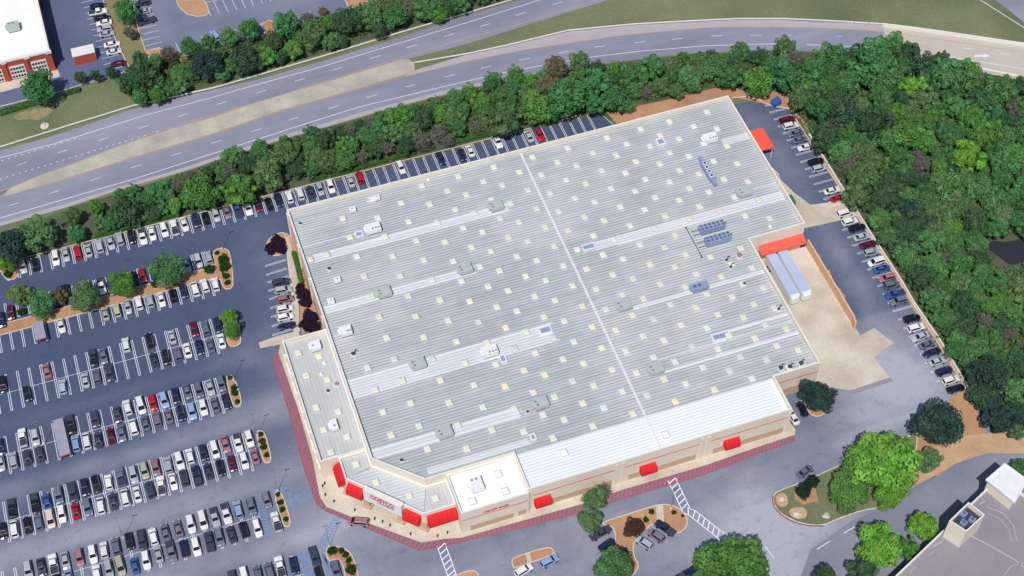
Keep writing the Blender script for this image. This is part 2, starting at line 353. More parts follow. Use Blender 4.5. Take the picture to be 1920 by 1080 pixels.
# second lots across the highway
sheet('parking_lot', [(-60, 222), (-60, -80), (192, -80), (197, 15), (215, 70), (240, 122), (230, 136), (110, 175), (0, 203)], .012, m_lot, F1, 1)
sheet('parking_lot', [(235, -80), (272, 95), (300, 90), (335, 103), (350, 108), (380, 90), (490, 67), (590, 35), (650, 22), (712, 0), (900, -60), (900, -100)], .012, m_lot2, F1, 1)
sheet('dry_grass_strip', [(192, -80), (197, 15), (215, 70), (240, 122), (262, 110), (300, 104), (330, 112), (300, 90), (272, 95), (235, -80)], .010, m_strip, F1, 1)
# ------------------------------------------------------------ highway (ramps up to the bridge at the right)
def rz(px): 
    t = max(0, min(1, (px-1480)/177)); return 2.6*t*t*(3-2*t)
def RP(pts, dz=0): return [G(x, y, rz(x)+dz) for x, y in pts]
def interp(line, x):
    for (x0, y0), (x1, y1) in zip(line, line[1:]):
        if x0 <= x <= x1: return y0+(y1-y0)*(x-x0)/(x1-x0)
    (x0, y0), (x1, y1) = (line[0], line[1]) if x < line[0][0] else (line[-2], line[-1])
    return y0+(y1-y0)*(x-x0)/(x1-x0)
def ribbon(name, top, bot, x0, x1, dz, m, step=40, skirt=False, kind='structure'):
    b = MB(); xs = []; x = x0
    while x < x1: xs.append(x); x += step
    xs.append(x1)
    T = [G(x, interp(top, x), rz(x)+dz) for x in xs]; B = [G(x, interp(bot, x), rz(x)+dz) for x in xs]
    for i in range(len(xs)-1):
        b.face([B[i], B[i+1], T[i+1], T[i]])
        if skirt and rz(xs[i+1]) > 0:
            b.face([(B[i].x, B[i].y, -.2), (B[i+1].x, B[i+1].y, -.2), B[i+1], B[i]]); b.face([(T[i+1].x, T[i+1].y, -.2), (T[i].x, T[i].y, -.2), T[i], T[i+1]])
    return tag(b.build(name, m), kind=kind)
up_edge = [(-80, 305), (45, 270), (100, 255), (250, 204), (400, 168), (480, 150), (600, 116), (750, 70), (880, 27.5), (975, 0), (1200, -66)]
up_line = [(-80, 320), (0, 296), (100, 270), (269, 217), (400, 182), (480, 159), (600, 126), (725, 88), (880, 41), (1012, 0), (1200, -58)]
up_in = [(-80, 383), (0, 358), (145, 312), (290, 247), (400, 216), (525, 179), (625, 147), (750, 109), (880, 70), (990, 41), (1119, 0), (1300, -60)]
up_low = [(-80, 386), (0, 361), (145, 315), (290, 250), (400, 219), (525, 182), (625, 150), (760, 112), (880, 81), (965, 54), (1052, 27), (1140, 0), (1300, -52)]
lo_barr = [(775, 117), (880, 99), (950, 84), (1065, 56), (1190, 44), (1320, 37), (1387, 34), (1470, 34), (1575, 39), (1657, 44), (1790, 62), (1920, 81), (2060, 104)]
lo_in = [(-80, 388), (9, 367), (125, 336), (225, 304), (400, 252), (525, 209.5), (650, 174), (775, 139), (880, 114), (990, 92), (1165, 66), (1320, 52), (1387, 50), (1537, 52), (1657, 59), (1790, 78), (1920, 98), (2060, 120)]
lo_line = [(-80, 432), (0, 409), (150, 365), (250, 336), (480, 262), (560, 236), (675, 200), (880, 151), (940, 137), (1030, 120), (1115, 106), (1200, 96), (1320, 86), (1447, 82), (1522, 84), (1631, 88), (1717, 97), (1920, 129), (2060, 155)]
lo_edge = [(-80, 450), (0, 424), (135, 386), (225, 355), (350, 320), (420, 295), (550, 255), (725, 205), (840, 175), (1000, 140), (1135, 119), (1237, 106), (1290, 100), (1447, 93), (1609, 98), (1717, 105), (1920, 146), (2060, 178)]
lo_top = [(-80, 386), (0, 364), (60, 350), (125, 332), (225, 300), (400, 248), (525, 205), (650, 170), (770, 134), (880, 101), (950, 86), (1065, 58), (1190, 46), (1320, 39), (1387, 36), (1470, 36), (1575, 41), (1657, 46), (1790, 64), (1920, 83), (2060, 106)]
ribbon('highway', up_edge, up_low, -80, 1190, .02, m_roadway)
ribbon('highway', lo_top, lo_edge, -80, 1657, .02, m_roadway, skirt=True)
ribbon('highway', lo_top, lo_in, 760, 1657, .03, m_shoulder)
ribbon('highway', [(x, y-.45*(y-interp(lo_line, x))) for x, y in lo_edge], lo_edge, -80, 900, .026, m_shoulder)
ribbon('bridge_road', lo_top, lo_edge, 1657, 2060, .02, m_bridge, skirt=True)
sheet('grass_slope', [(760, 112), (880, 81), (965, 54), (1052, 27), (1140, 0), (1300, -60), (2100, -80), (2060, 100), (1920, 79), (1657, 43), (1575, 38), (1387, 33), (1190, 43), (1065, 55), (950, 83), (880, 98), (775, 117)], .008, m_grass, F1, 1)
sheet('median_strip', [(9, 364), (20, 353), (75, 330), (160, 299), (225, 274), (325, 241), (400, 220), (480, 193), (600, 158), (750, 113), (765, 112), (775, 119), (776, 130), (768, 137), (650, 172), (525, 207), (400, 250), (325, 272), (225, 302), (125, 334), (15, 366)], .13, m_median, F1, 1)
b = MB(); b.prism(Q(F1, [(8, 365), (19, 352), (75, 329), (160, 298), (225, 273), (325, 240), (400, 219), (480, 192), (600, 157), (750, 112), (766, 111), (777, 118), (778, 131), (769, 138), (650, 173), (525, 208), (400, 251), (325, 273), (225, 303), (125, 335), (14, 367)], 0, 1), 0, .12); struct('median_kerb', b, mat('median_kerb_concrete', (176, 146, 136), (190, 166, 154), scale=.5))
sheet('road', [(1867, 0), (1920, 42), (2100, 190), (2100, -90), (1760, -90)], .024, m_roadway, F1, 1)
mk = MB(); mo = MB()
for ln in (up_line, lo_line):
    xs = [x for x in range(-80, 1190 if ln is up_line else 2060, 20)]
    mk.line([G(x, interp(ln, x), rz(x)+.05) for x in xs], .2, [rz(x)+.05 for x in xs])
for ln, x1 in ((up_in, 1290), (lo_in, 2050)):
    xs = [x for x in range(-80, x1, 20)]
    mo.line([G(x, interp(ln, x), rz(x)+.055) for x in xs], .2, [rz(x)+.055 for x in xs])
dash1 = [(-36, 331), (41, 307), (117, 284), (194, 261), (269, 238), (342, 216), (416, 193), (490, 172), (562, 150), (632, 129), (704, 107), (772, 87), (842, 66), (909, 47), (976, 26), (1045, 6)]
dash2 = [(-52, 406), (25, 383), (102, 360), (179, 336), (255, 312), (331, 289), (406, 266), (481, 244), (551, 222), (625, 201), (697, 180), (769, 161), (843, 142), (911, 126), (983, 111), (1056, 98), (1125, 87), (1200, 79), (1270, 73), (1344, 67), (1417, 66), (1487, 66), (1577, 68), (1650, 73), (1727, 80), (1815, 91), (1886, 101)]
for D in (dash1, dash2):
    for i, (x, y) in enumerate(D):
        a = D[max(i-1, 0)]; c = D[min(i+1, len(D)-1)]; d = (Vector(c)-Vector(a)).normalized()*10
        z = rz(x)+.034; mk.line([G(x-d.x, y-d.y, z), G(x+d.x, y+d.y, z)], .17, [z+.002]*2)
def dots(x0, y0, x1, y1, n):
    for i in range(n):
        t = i/(n-1); x = x0+(x1-x0)*t; y = y0+(y1-y0)*t
        mk.line([G(x-1.8, y+.6), G(x+1.8, y-.6)], .22, .036)
dots(-10, 339, 295, 247, 27); dots(-20, 308, 140, 260.5, 14)
arr = [(0, 6), (28, 3), (30, 7), (50, 0), (32, -8), (34, -3), (2, -1)]
mk.flat([G(1827+x*.58, 103.5+y*.58+x*.03, 2.634) for x, y in arr], 2.636)
mk.line([G(1830, -5), G(1925, 55)], .25, .03)
tag(mk.build('road_markings', m_paint), kind='structure'); tag(mo.build('road_markings', m_orange), kind='structure')
def barrier(name, label, pts, wd, h, m, cat='barrier', posts=False):
    zz = [rz(p[0]) for p in pts]
    if not posts:
        b = MB(); b.wallline([G(x, y, z+h) for (x, y), z in zip(pts, zz)], wd, [z-.3 for z in zz], [z+h for z in zz]); return tag(b.build(name, m), label, cat)
    t = thing(name, label, cat)
    b = MB(); b.wallline([G(x, y, z+h) for (x, y), z in zip(pts, zz)], wd, [z+h-.32 for z in zz], [z+h for z in zz]); b.build('rail', m, t)
    k = 0; pm = MB(); pm.box(-.07, .07, -.07, .07, 0, h-.03); pme = pm.mesh('post', m_pole); acc = 0; prev = None
    for (x0, y0), (x1, y1) in zip(pts, pts[1:]):
        n = max(1, int(math.hypot(x1-x0, y1-y0)/26))
        for i in range(n):
            x = x0+(x1-x0)*i/n; y = y0+(y1-y0)*i/n; p = G(x, y, rz(x)+h); q = link('post', pme, t); q.location = (p.x, p.y, rz(x)); k += 1
    return t
m_rail = mat('white_rail', (226, 228, 226), fine=.03, rough=.4)
barrier('guard_rail', 'long pale guard rail along the far edge of the upper carriageway', [(-60, 293), (15, 270), (120, 237), (250, 197), (400, 164), (480, 141), (600, 106), (750, 60), (880, 22), (955, 0), (1080, -38)], .3, .75, m_rail, 'guard rail', True)
barrier('guard_rail', 'pale guard rail curving between the grass slope and the lower carriageway', lo_barr[:-3], .3, .75, m_rail, 'guard rail', True)
barrier('bridge_parapet', 'white concrete parapet on the far side of the tan bridge', [(1655, 44), (1720, 52), (1790, 62), (1920, 81), (2050, 103)], .55, .95, m_cap, 'parapet')
barrier('bridge_parapet', 'white concrete parapet on the near side of the bridge above the woods', [(1700, 101), (1760, 111), (1800, 120), (1860, 132), (1920, 144), (2050, 170)], .7, .95, m_cap, 'parapet')
# ------------------------------------------------------------ lot markings
pk = MB(); P0 = -137.15; PT = 2.945
def hairpin(x, y0, y1):
    pk.line([(x-.23, y0), (x-.23, y1)], .14, .026); pk.line([(x+.23, y0), (x+.23, y1)], .14, .026)
    for y in (y0, y1): pk.line([(x-.25, y), (x+.25, y)], .11, .030)
def rowlines(y0, y1, k0, k1, phase=0, mid=None, skip=()):
    for k in range(k0, k1+1):
        if k not in skip: hairpin(P0+phase+PT*k, y0, y1)
    if mid is not None: pk.line([(P0+phase+PT*k0-1.5, mid), (P0+phase+PT*k1+1.5, mid)], .11, .034)
rowlines(55.5, 61.6, -8, 58, -.85)
rowlines(42.4, 48, -8, 18, 0); rowlines(32.3, 37.7, -8, 18, .0)
rowlines(13.4, 25, -8, 17, 0, 19.2); rowlines(-5, 6.2, -8, 16, .15, .8); rowlines(-23.8, -12.5, -8, 17, .2, -18); rowlines(-42.2, -31.1, -8, 16, .3, -36.6)
rowlines(-61, -49.5, -8, 18, .35, -55); rowlines(-79, -68, -8, 20, .35, -73.5)
for k in range(-1, 37):
    y = 44.75-PT*k
    if k in (14, 15, 35, 36): continue
    for dy in (-.2, .2): pk.line([(83.2, y+dy), (88.8, y+dy)], .11, .026)
    pk.line([(83.2, y-.25), (83.2, y+.25)], .11, .030)
for x0, x1, y in ((-69, -63.3, 37.5), (-69.4, -63.8, 34.5), (-69.8, -64, 31.8), (-70.2, -64.5, 29.0), (-70.6, -65, 26.2), (-71.1, -65.5, 23.2), (-71.6, -66, 20.3), (-72.1, -66.5, 17.3), (-72.6, -67.2, 14.4)):
    for dy in (-.2, .2): pk.line([(x0, y+dy+.1), (x1, y+dy+.4)], .11, .026)
    pk.line([(x0, y-.15), (x0, y+.35)], .11, .030)
for i in range(14): y = 158.7-2.7*i; x = -98.4+i*.16; pk.line([(x, y), (x+5.3, y+.1)], .14, .026)
for i in range(9): y = 149.2-2.72*i; pk.line([(-83.8, y), (-78.2, y)], .14, .026)
for i in range(14): x = -62.2+2.72*i; pk.line([(x, 145.8), (x+.5, 139.5)], .14, .026)
pk.line([(-64, 145.9), (-20, 145.9)], .14, .022)
for i in range(18): x = -74.4+2.63*i; pk.line([(x, 131.2), (x+.4, 126.4)], .14, .026)
def crosswalk(pts, w=2.0, sp=1.5):
    P = [Vector((p.x, p.y)) for p in pts]
    for s_ in (-1, 1):
        L_ = []
        for i in range(len(P)):
            d = (P[min(i+1, len(P)-1)]-P[max(i-1, 0)]).normalized(); L_.append(P[i]+Vector((-d.y, d.x))*s_*w/2)
        pk.line(L_, .22, .038)
    for a, c in zip(P, P[1:]):
        d = (c-a).normalized(); n = Vector((-d.y, d.x)); t = .4
        while t < (c-a).length:
            p = a+d*t; pk.line([p-n*w/2+d*.5, p+n*w/2-d*.5], .28, .042); t += sp
crosswalk(Q((840, 810), [(1678, 355), (1790, 590)])+Q((1240, 810), [(235, 610), (500, 820)]))
crosswalk(Q((400, 810), [(1708, 845), (1790, 1075), (1840, 1200)]))
tag(pk.build('parking_markings', m_paint), kind='structure')
# blue access hatching
bl = MB()
def hatch(A, B, C, D, n, wd=.32, z=.028, dg=.5, mb=bl):
    """hatched quad A-B (one side) to D-C (other side)"""
    for s0, s1 in ((A, B), (D, C)): mb.line([s0, s1], .14, z)
    for i in range(n):
        t = (i+.2)/n; u = min(1, t+dg/n); mb.line([A.lerp(B, t), D.lerp(C, u)], wd, z+.004)
cF = (400, 810)
hatch(*Q(cF, [(305, 470), (378, 790), (432, 778), (355, 455)]), 14)
hatch(*Q(cF, [(440, 440), (560, 410), (570, 440), (452, 470)]), 7)
hatch(*Q(cF, [(530, 440), (600, 600), (620, 560), (570, 430)]), 8)
hatch(*Q(cF, [(632, 918), (682, 1110), (752, 1090), (700, 895)]), 11)
hatch(*Q(cF, [(815, 900), (860, 1110), (900, 1100), (850, 960)]), 10)
hatch(*Q(cF, [(905, 640), (775, 862), (825, 880), (960, 632)]), 12)
hatch(*Q(cF, [(610, 480), (740, 450), (745, 480), (620, 520)]), 6)
tag(bl.build('accessible_bay_markings', m_blue), kind='structure')
# ------------------------------------------------------------ store pavement and red fire lane
inner = [(522, 661), (560, 770), (586, 860), (600, 932), (612, 950), (657, 968), (730, 995), (790, 1017), (832, 1010), (865, 1008), (965, 980), (1090, 945), (1167, 918), (1320, 873), (1420, 838), (1490, 815), (1492, 806)]
outer = [(511, 672), (547, 790), (572, 885), (595, 946), (612, 958), (652, 975), (730, 1008), (786, 1032), (825, 1025), (880, 1013), (965, 993), (1092, 960), (1170, 934), (1320, 890), (1420, 851), (1492, 826)]
sw = MB(); sw.prism(Q(F1, inner, .15, 1)+[Vector((42, -50, 0)), Vector((-40, -40, 0)), Vector((-60, 0, 0)), Vector((-70, 10, 0))]+Q(F1, [(527, 640)], .15, 1), 0, .15); struct('pavement', sw, m_conc)
rd = MB()
OI = Q(F1, inner[:-1], .15, 1); OO = Q(F1, outer, .02, 1)
rd.line(OO, .3, .04)
for i in range(len(OO)-1):
    a, b_, c, d = OI[i], OI[i+1], OO[i+1], OO[i]
    rd.m = 0
    n = max(1, int((c-d).length/1.05))
    for k in range(n): rd.line([d.lerp(c, k/n), a.lerp(b_, min(1, (k+.55)/n))], .5, .036)
rd.build('fire_lane_markings', m_red)['kind'] = 'structure'
rd2 = MB(); rd2.flat([p for p in OI[:]]+[p for p in OO[::-1]], .028); rd2.build('fire_lane_markings', mat('faded_red_wash', (142, 108, 126), (132, 118, 138), scale=.4, contrast=1.4, fine=.1))['kind'] = 'structure'
# loading yard, service apron
sheet('concrete_apron', [(53, -4.2), (71.2, -4.2), (71.2, -32), (71.5, -36), (76, -35), (78.5, -41), (71.5, -43.5), (72.5, -50.5), (62, -51), (53.4, -46), (53, -46)], .024, m_conc)
b = MB(); b.flat([(72.5, -50.3), (60, -50.6), (60, -51.9), (72.8, -51.6)], .028); struct('concrete_apron', b, mat('apron_joint', (150, 146, 160)))
sheet('concrete_apron', [(1440, 330), (1462, 335), (1490, 362), (1520, 384), (1550, 380), (1577, 370), (1608, 405), (1567, 415), (1512, 427), (1500, 430), (1470, 380)], .024, m_conc, F1, 1)
sheet('concrete_apron', Q((400, 380), [(340, 1050), (480, 1000), (600, 970), (640, 975), (650, 1000), (520, 1060), (352, 1092)]), .024, m_conc)
sheet('concrete_apron', Q((400, 380), [(548, 225), (566, 240), (600, 400), (640, 640), (640, 780), (650, 960), (620, 1010), (600, 960), (590, 800), (570, 560), (550, 400)]), .028, m_conc)
sheet('mulch_bed', [(1138, 211), (1155, 231), (1200, 222), (1365, 180), (1480, 205), (1497, 222), (1512, 218), (1500, 190), (1460, 172), (1400, 172), (1360, 160), (1260, 185)], .016, m_mulch, F1, 1)
sheet('mulch_bed', [(1476, 203), (1500, 222), (1560, 330), (1605, 405), (1680, 520), (1712, 580), (1755, 640), (1806, 733), (1822, 735), (1770, 650), (1716, 567), (1690, 520), (1629, 428), (1567, 328), (1520, 250), (1510, 222), (1490, 205)], .018, m_mulch, F1, 1)
sheet('mulch_bed', [(1785, 745), (1806, 732), (1822, 738), (1835, 780), (1850, 812), (1800, 900), (1690, 880), (1677, 826), (1722, 812), (1770, 760)], .022, m_mulch, F1, 1)
sheet('bare_dirt', [(1850, 812), (1990, 800), (1990, 870), (1860, 850), (1810, 860), (1700, 920), (1660, 950), (1640, 940), (1700, 870), (1790, 820)], .026, m_dirt, F1, 1)
sheet('service_road', [(1480, 1140), (1520, 1030), (1600, 975), (1700, 935), (1790, 870), (1850, 850), (2000, 850), (2000, 1140)], .030, mat('service_road_asphalt', (134, 138, 156), (150, 153, 169), scale=.08, rgb3=(116, 120, 140), s3=.05, c3=1.4, fine=.1), F1, 1)
b = MB(); b.line(Q(F1, [(1532, 1030), (1556, 1015)], 0, 1), .2, .04); b.line(Q(F1, [(1582, 1000), (1602, 988)], 0, 1), .2, .04); b.line(Q(F1, [(1435, 1025), (1452, 1048)], 0, 1), .2, .04); struct('road_markings', b, m_paint)
for c, pts in (((0, 0), [(1325, 0), (1325, 20), (1345, 60), (1400, 108), (1480, 127), (1545, 118), (1568, 95), (1562, 50), (1530, 0)]), ((400, 0), [(360, 180), (385, 240), (360, 280), (440, 262), (480, 250), (480, 175), (420, 150)]), ((400, 0), [(985, 0), (1015, 68), (1100, 45), (1160, 20), (1140, -30), (1000, -30)]), ((0, 0), [(1100, 390), (1200, 362), (1400, 420), (1440, 400), (1390, 460), (1200, 440), (1100, 430)])):
    b = MB(); P = Q(c, pts); b.prism(P, 0, .13); o_ = struct('kerb', b, m_kerb); b = MB(); b.flat(offset([(p.x, p.y) for p in (P if area(P) > 0 else P[::-1])], .2), .135); struct('mulch_bed', b, m_mulch)
sheet('bare_dirt', [(95, 860), (240, 822), (400, 790), (425, 815), (330, 880), (300, 905), (200, 890), (120, 905)], .012, mat('worn_grass_patch', (174, 150, 118), (120, 126, 88), scale=.3, contrast=1.3, fine=.2), (0, 0), smooth=2)
# kerbs along lot edges
kb = MB()
kb.wallline([(-200, 62), (-58, 62), (36, 62), (40, 50.9)], .2, 0, .15); kb.wallline([(89.2, 40), (89.2, -61)], .2, 0, .15)
kb.wallline(Q(F1, [(1370, 184), (1400, 181), (1425, 188), (1450, 200), (1478, 203), (1492, 216)], 0, 1), .25, 0, .15)
kb.wallline(Q((0, 0), [(0, 800), (440, 690), (600, 640), (920, 545), (968, 500), (940, 450), (860, 280), (790, 60), (765, -40)]), .25, 0, .15)
kb.wallline(Q((0, 0), [(990, -20), (1040, 230), (1090, 380), (1200, 358)]), .25, 0, .15)
kb.wallline(Q(F1, [(1676, 827), (1722, 811)], 0, 1), .25, 0, .15)
kb.build('kerb', m_kerb)['kind'] = 'structure'
# ------------------------------------------------------------ planted islands (kerb ring + mulch)
def island(c, pts, sm=1, fill=None, s=4.0):
    P = [(p.x, p.y) for p in Q(c, pts, .1, s)]
    if area(P) < 0: P = P[::-1]
    if sm: P = [(v.x, v.y) for v in smooth_poly(P, sm)]
    b = MB(); b.ring(P, .22, 0, .16); b.build('kerb', m_kerb)['kind'] = 'structure'
    b = MB(); b.flat(offset(P, .2), .1); b.build('planting_bed', fill or m_mulch)['kind'] = 'structure'
c1 = (0, 380); c2 = (0, 600); c5 = (400, 600); cM = (840, 810); cR = (1240, 810)
island(c1, [(-240, 968), (200, 860), (480, 782), (740, 712), (1000, 638), (1240, 575), (1390, 530), (1612, 475), (1590, 370), (1640, 338), (1695, 342), (1730, 375), (1755, 600), (1740, 640), (1700, 655), (1665, 630), (1648, 560), (1330, 642), (1000, 730), (600, 838), (0, 995), (-240, 1060)], 1)
island(c1, [(-60, 470), (0, 510), (30, 560), (60, 582), (110, 575), (140, 545), (135, 470), (60, 440), (-20, 440)], 1)
island(c2, [(1665, 30), (1790, 10), (1812, 140), (1800, 185), (1740, 205), (1705, 180), (1690, 100)], 1)
island(c2, [(1690, 430), (1725, 405), (1765, 440), (1818, 610), (1800, 650), (1765, 658), (1735, 620)], 1, m_mulch)
island(c5, [(313, 840), (350, 822), (392, 850), (438, 1030), (428, 1068), (385, 1078), (362, 1030)], 1)
island(cF, [(450, 465), (485, 440), (522, 465), (585, 670), (572, 710), (535, 714), (512, 670)], 1)
island(cF, [(835, 880), (890, 850), (960, 856), (1022, 892), (1062, 962), (1092, 1080), (1120, 1250), (1010, 1250), (985, 1060), (955, 960), (905, 958), (862, 972)], 1)
island(cM, [(476, 960), (500, 935), (740, 860), (785, 870), (805, 920), (650, 970), (500, 1028), (482, 1005)], 1)
island(cM, [(40, 1085), (100, 1055), (170, 1035), (215, 1040), (235, 1080), (240, 1160), (40, 1160)], 1)
island(cM, [(1140, 680), (1350, 612), (1560, 545), (1640, 538), (1720, 560), (1780, 610), (1803, 680), (1780, 730), (1730, 760), (1690, 755), (1620, 700), (1540, 690), (1460, 745), (1400, 810), (1390, 920), (1440, 1000), (1400, 1070), (1300, 1150), (1240, 1150), (1250, 900), (1250, 720), (1180, 700)], 1)
island(cR, [(835, 480), (870, 440), (1080, 365), (1290, 268), (1740, 68), (1900, 15), (1930, 60), (1860, 350), (1700, 560), (1500, 590), (1320, 655), (1210, 706), (1050, 692), (900, 622), (842, 550)], 1, m_grass)
island(cR, [(240, 970), (300, 900), (420, 812), (520, 865), (760, 950), (860, 1150), (200, 1160)], 1, m_grass2)
island((1440, 640), [(262, 440), (300, 530), (340, 562), (390, 565), (440, 530), (470, 440), (440, 380), (300, 400)], 1)
island((400, 380), [(392, 350), (400, 290), (450, 240), (515, 220), (548, 232), (552, 378), (470, 402), (408, 392)], 1)
b = MB(); b.line(Q(cR, [(838, 475), (836, 520), (850, 565), (900, 622), (970, 665), (1050, 692), (1130, 704), (1215, 704)], .17), .35, .175); struct('kerb_markings', b, m_red)
for c, pts in ((cM, [(1558, 556), (1612, 548), (1622, 690), (1568, 668)]), (cM, [(578, 915), (612, 903), (630, 975), (598, 988)])):
    sheet('concrete_path', Q(c, pts, .14), .14, m_conc)
for c, pts, m in (((400, 380), [(555, 240), (600, 245), (640, 400), (700, 600), (760, 780), (830, 940), (660, 990), (640, 700), (590, 400)], m_mulch),):
    sheet('mulch_bed', Q(c, pts), .026, m)
sheet('mulch_bed', Q(cR, [(1000, 430), (1150, 400), (1180, 520), (1060, 545), (1000, 500)], .11), .108, m_mulch)
for pts in ([(855, 470), (930, 450), (960, 540), (900, 570), (860, 530)], [(960, 570), (1080, 560), (1100, 640), (1020, 660), (960, 620)]):
    sheet('mulch_bed', smooth_poly(Q(cR, pts, .11), 2), .112, m_dirt)
# ------------------------------------------------------------ THE STORE
HR, HP = 9.2, 10.4
store = thing('warehouse_store', 'huge cream warehouse store with a grey ribbed metal roof and red awnings', 'store', (0, 0, 0))
MAIN = [(-59.8, -36.3), (-49.3, -46.0), (-27.3, -46.0), (-27.3, -56.6), (40.7, -56.6), (40.7, -46.4), (53.2, -46.4), (53.2, -4.2), (69.4, -4.2), (69.4, 46.2), (-59.8, 46.2)]
b = MB(); b.ring(MAIN, .45, 0, HP, 0, 1); b.build('wall', [m_cream, m_cap], store)
b = MB(); b.flat(offset(MAIN, .44), HR); roof = b.build('roof', m_roof, store)
b = MB(); b.flat([(-26.85, -56.15), (40.25, -56.15), (40.25, -46.1), (-26.85, -46.1)], HR+.012); b.build('white_roof_section', m_roofw, store)
b = MB()
for x0, x1, y0, y1 in ((-57, -3, 27.1, 29.3), (-59.2, -42.5, 32.7, 33.2), (-58.6, -22, 9.8, 11.8), (-58.9, -6, -17.6, -12.2), (-59, -22, -36, -33.6), (-48, -22.5, -44, -42.5), (14, 68.5, 6.3, 8.9), (16, 52.5, -15.1, -14), (36, 52.5, -29.5, -28.9), (30, 52.5, -36, -34.9), (15.5, 52.5, -31.9, -31.4), (62, 68.5, 12, 12.5), (61, 68.9, 29.6, 32.2)):
    b.flat([(x0, y0), (x1, y0), (x1, y1), (x0, y1)], HR+.016)
b.build('clean_roof_panels', m_strips, store)
b = MB()
for y0, y1, x0, x1 in ((29.15, 29.5, -57, -3), (26.9, 27.2, -57, -3), (11.7, 12.0, -58.6, -18), (9.6, 9.9, -58.6, -18), (-12.3, -12, -58.9, -5), (-17.8, -17.4, -58.9, -5), (-33.7, -33.3, -59, -22), (-36.2, -35.8, -59, -22), (8.8, 9.1, 14, 68.5), (6.1, 6.4, 20, 68.5), (-15.2, -14.8, 16, 52.5), (-29.6, -29.1, 36, 52.5), (-35.9, -35.3, 16, 52.5), (-44.2, -43.9, -48, -22)):
    b.box(x0, x1, y0, y1, HR, HR+.09)
for x in (6.45, 6.75): b.box(x-.12, x+.12, -55.9, 45.6, HR, HR+.10)
pieces(b, 'seam_cover', mat('white_seam_cover', (226, 231, 236), fine=.03), store)
# south box, west annex, entrance hall
BOX = [(-44.1, -57.2), (-27.303, -57.2), (-27.303, -46.003), (-44.1, -46.003)]
b = MB(); b.ring(BOX, .4, 0, 9.8, 0, 1); b.build('wall', [m_cream, m_cap], store)
b = MB(); b.flat(offset(BOX, .39), 9.0); b.build('roof', m_white, store)
ANX = [(-71.3, -31.6), (-59.803, -31.6), (-59.803, 6.2), (-71.3, 6.2)]
b = MB(); b.ring(ANX, .4, 0, 7.8, 0, 1); b.build('wall', [m_cream, m_cap], store)
b = MB(); b.flat(offset(ANX, .39), 6.75); b.box(-70.8, -60.3, -11.9, -11.7, 6.75, 6.82); b.build('roof', m_roofa, store)
ENT = [(-66.8, -31.603), (-66.8, -37.6), (-52, -53), (-44.103, -53), (-44.103, -46.003), (-49.3, -46.003), (-59.803, -36.303), (-59.803, -31.603)]
b = MB(); b.ring(ENT, .4, 3.6, 7.4, 0, 1); b.build('fascia', [m_cream, m_cap], store)
for q, mm in (([(-66.4, -31.9), (-66.4, -37.4), (-59.9, -36.2), (-60.1, -31.9)], m_roofa), ([(-66.4, -37.42), (-51.85, -52.6), (-49.4, -46.15), (-59.88, -36.32)], m_roofd), ([(-51.8, -52.6), (-44.5, -52.6), (-44.5, -46.3), (-49.3, -46.15)], m_roofa)):
    b = MB(); b.flat(q, 6.6); b.build('roof', mm, store)
b = MB(); b.flat(offset(ENT[::-1] if area(ENT) < 0 else ENT, .1), 3.7); b.build('canopy_ceiling', m_cream, store)
dg = Vector((.692, -.721, 0)); nn = Vector((-.721, -.692, 0)); PA = Vector((-66.8, -37.6, 0))
def dp(t, o_): v = PA+dg*t+nn*o_; return (v.x, v.y)
b = MB(); b.prism([dp(5.6, -.2), dp(5.6, 1.2), dp(16, 1.2), dp(16, -.2)], 3.5, 8.1, 0, bottom=True); b.build('sign_fascia', [m_cap], store)
for t, o0, o1, k in ((6.2, -.4, 1.15, .8), (15.4, -.4, 1.15, .8), (.3, -.9, .25, 1.0), (21.1, -.9, .25, 1.0)):
    b = MB(); b.prism([dp(t-k, o0), dp(t-k, o1), dp(t+k, o1), dp(t+k, o0)], .9, 3.5); b.prism([dp(t-k-.3, o0-.3), dp(t-k-.3, o1+.35), dp(t+k+.3, o1+.35), dp(t+k+.3, o0-.3)], .15, .9); b.build('pillar', m_tan, store)
b = MB(); b.prism([dp(1, -3.2), dp(1, -3.5), dp(20.3, -3.5), dp(20.3, -3.2)], .15, 3.7); b.build('entrance_wall', m_tan, store)
b = MB(); b.prism([dp(7.4, -3.17), dp(7.4, -3.1), dp(14.4, -3.1), dp(14.4, -3.17)], .15, 3.0); b.build('door', m_glass, store)
b = MB(); b.box(-66.5, -66.2, -37, -31.6, .15, 3.6); b.build('side_wall', m_cream, store)
b = MB(); b.box(-51.5, -44.2, -52.2, -51.9, .15, 3.6); b.build('side_wall', m_cream, store)
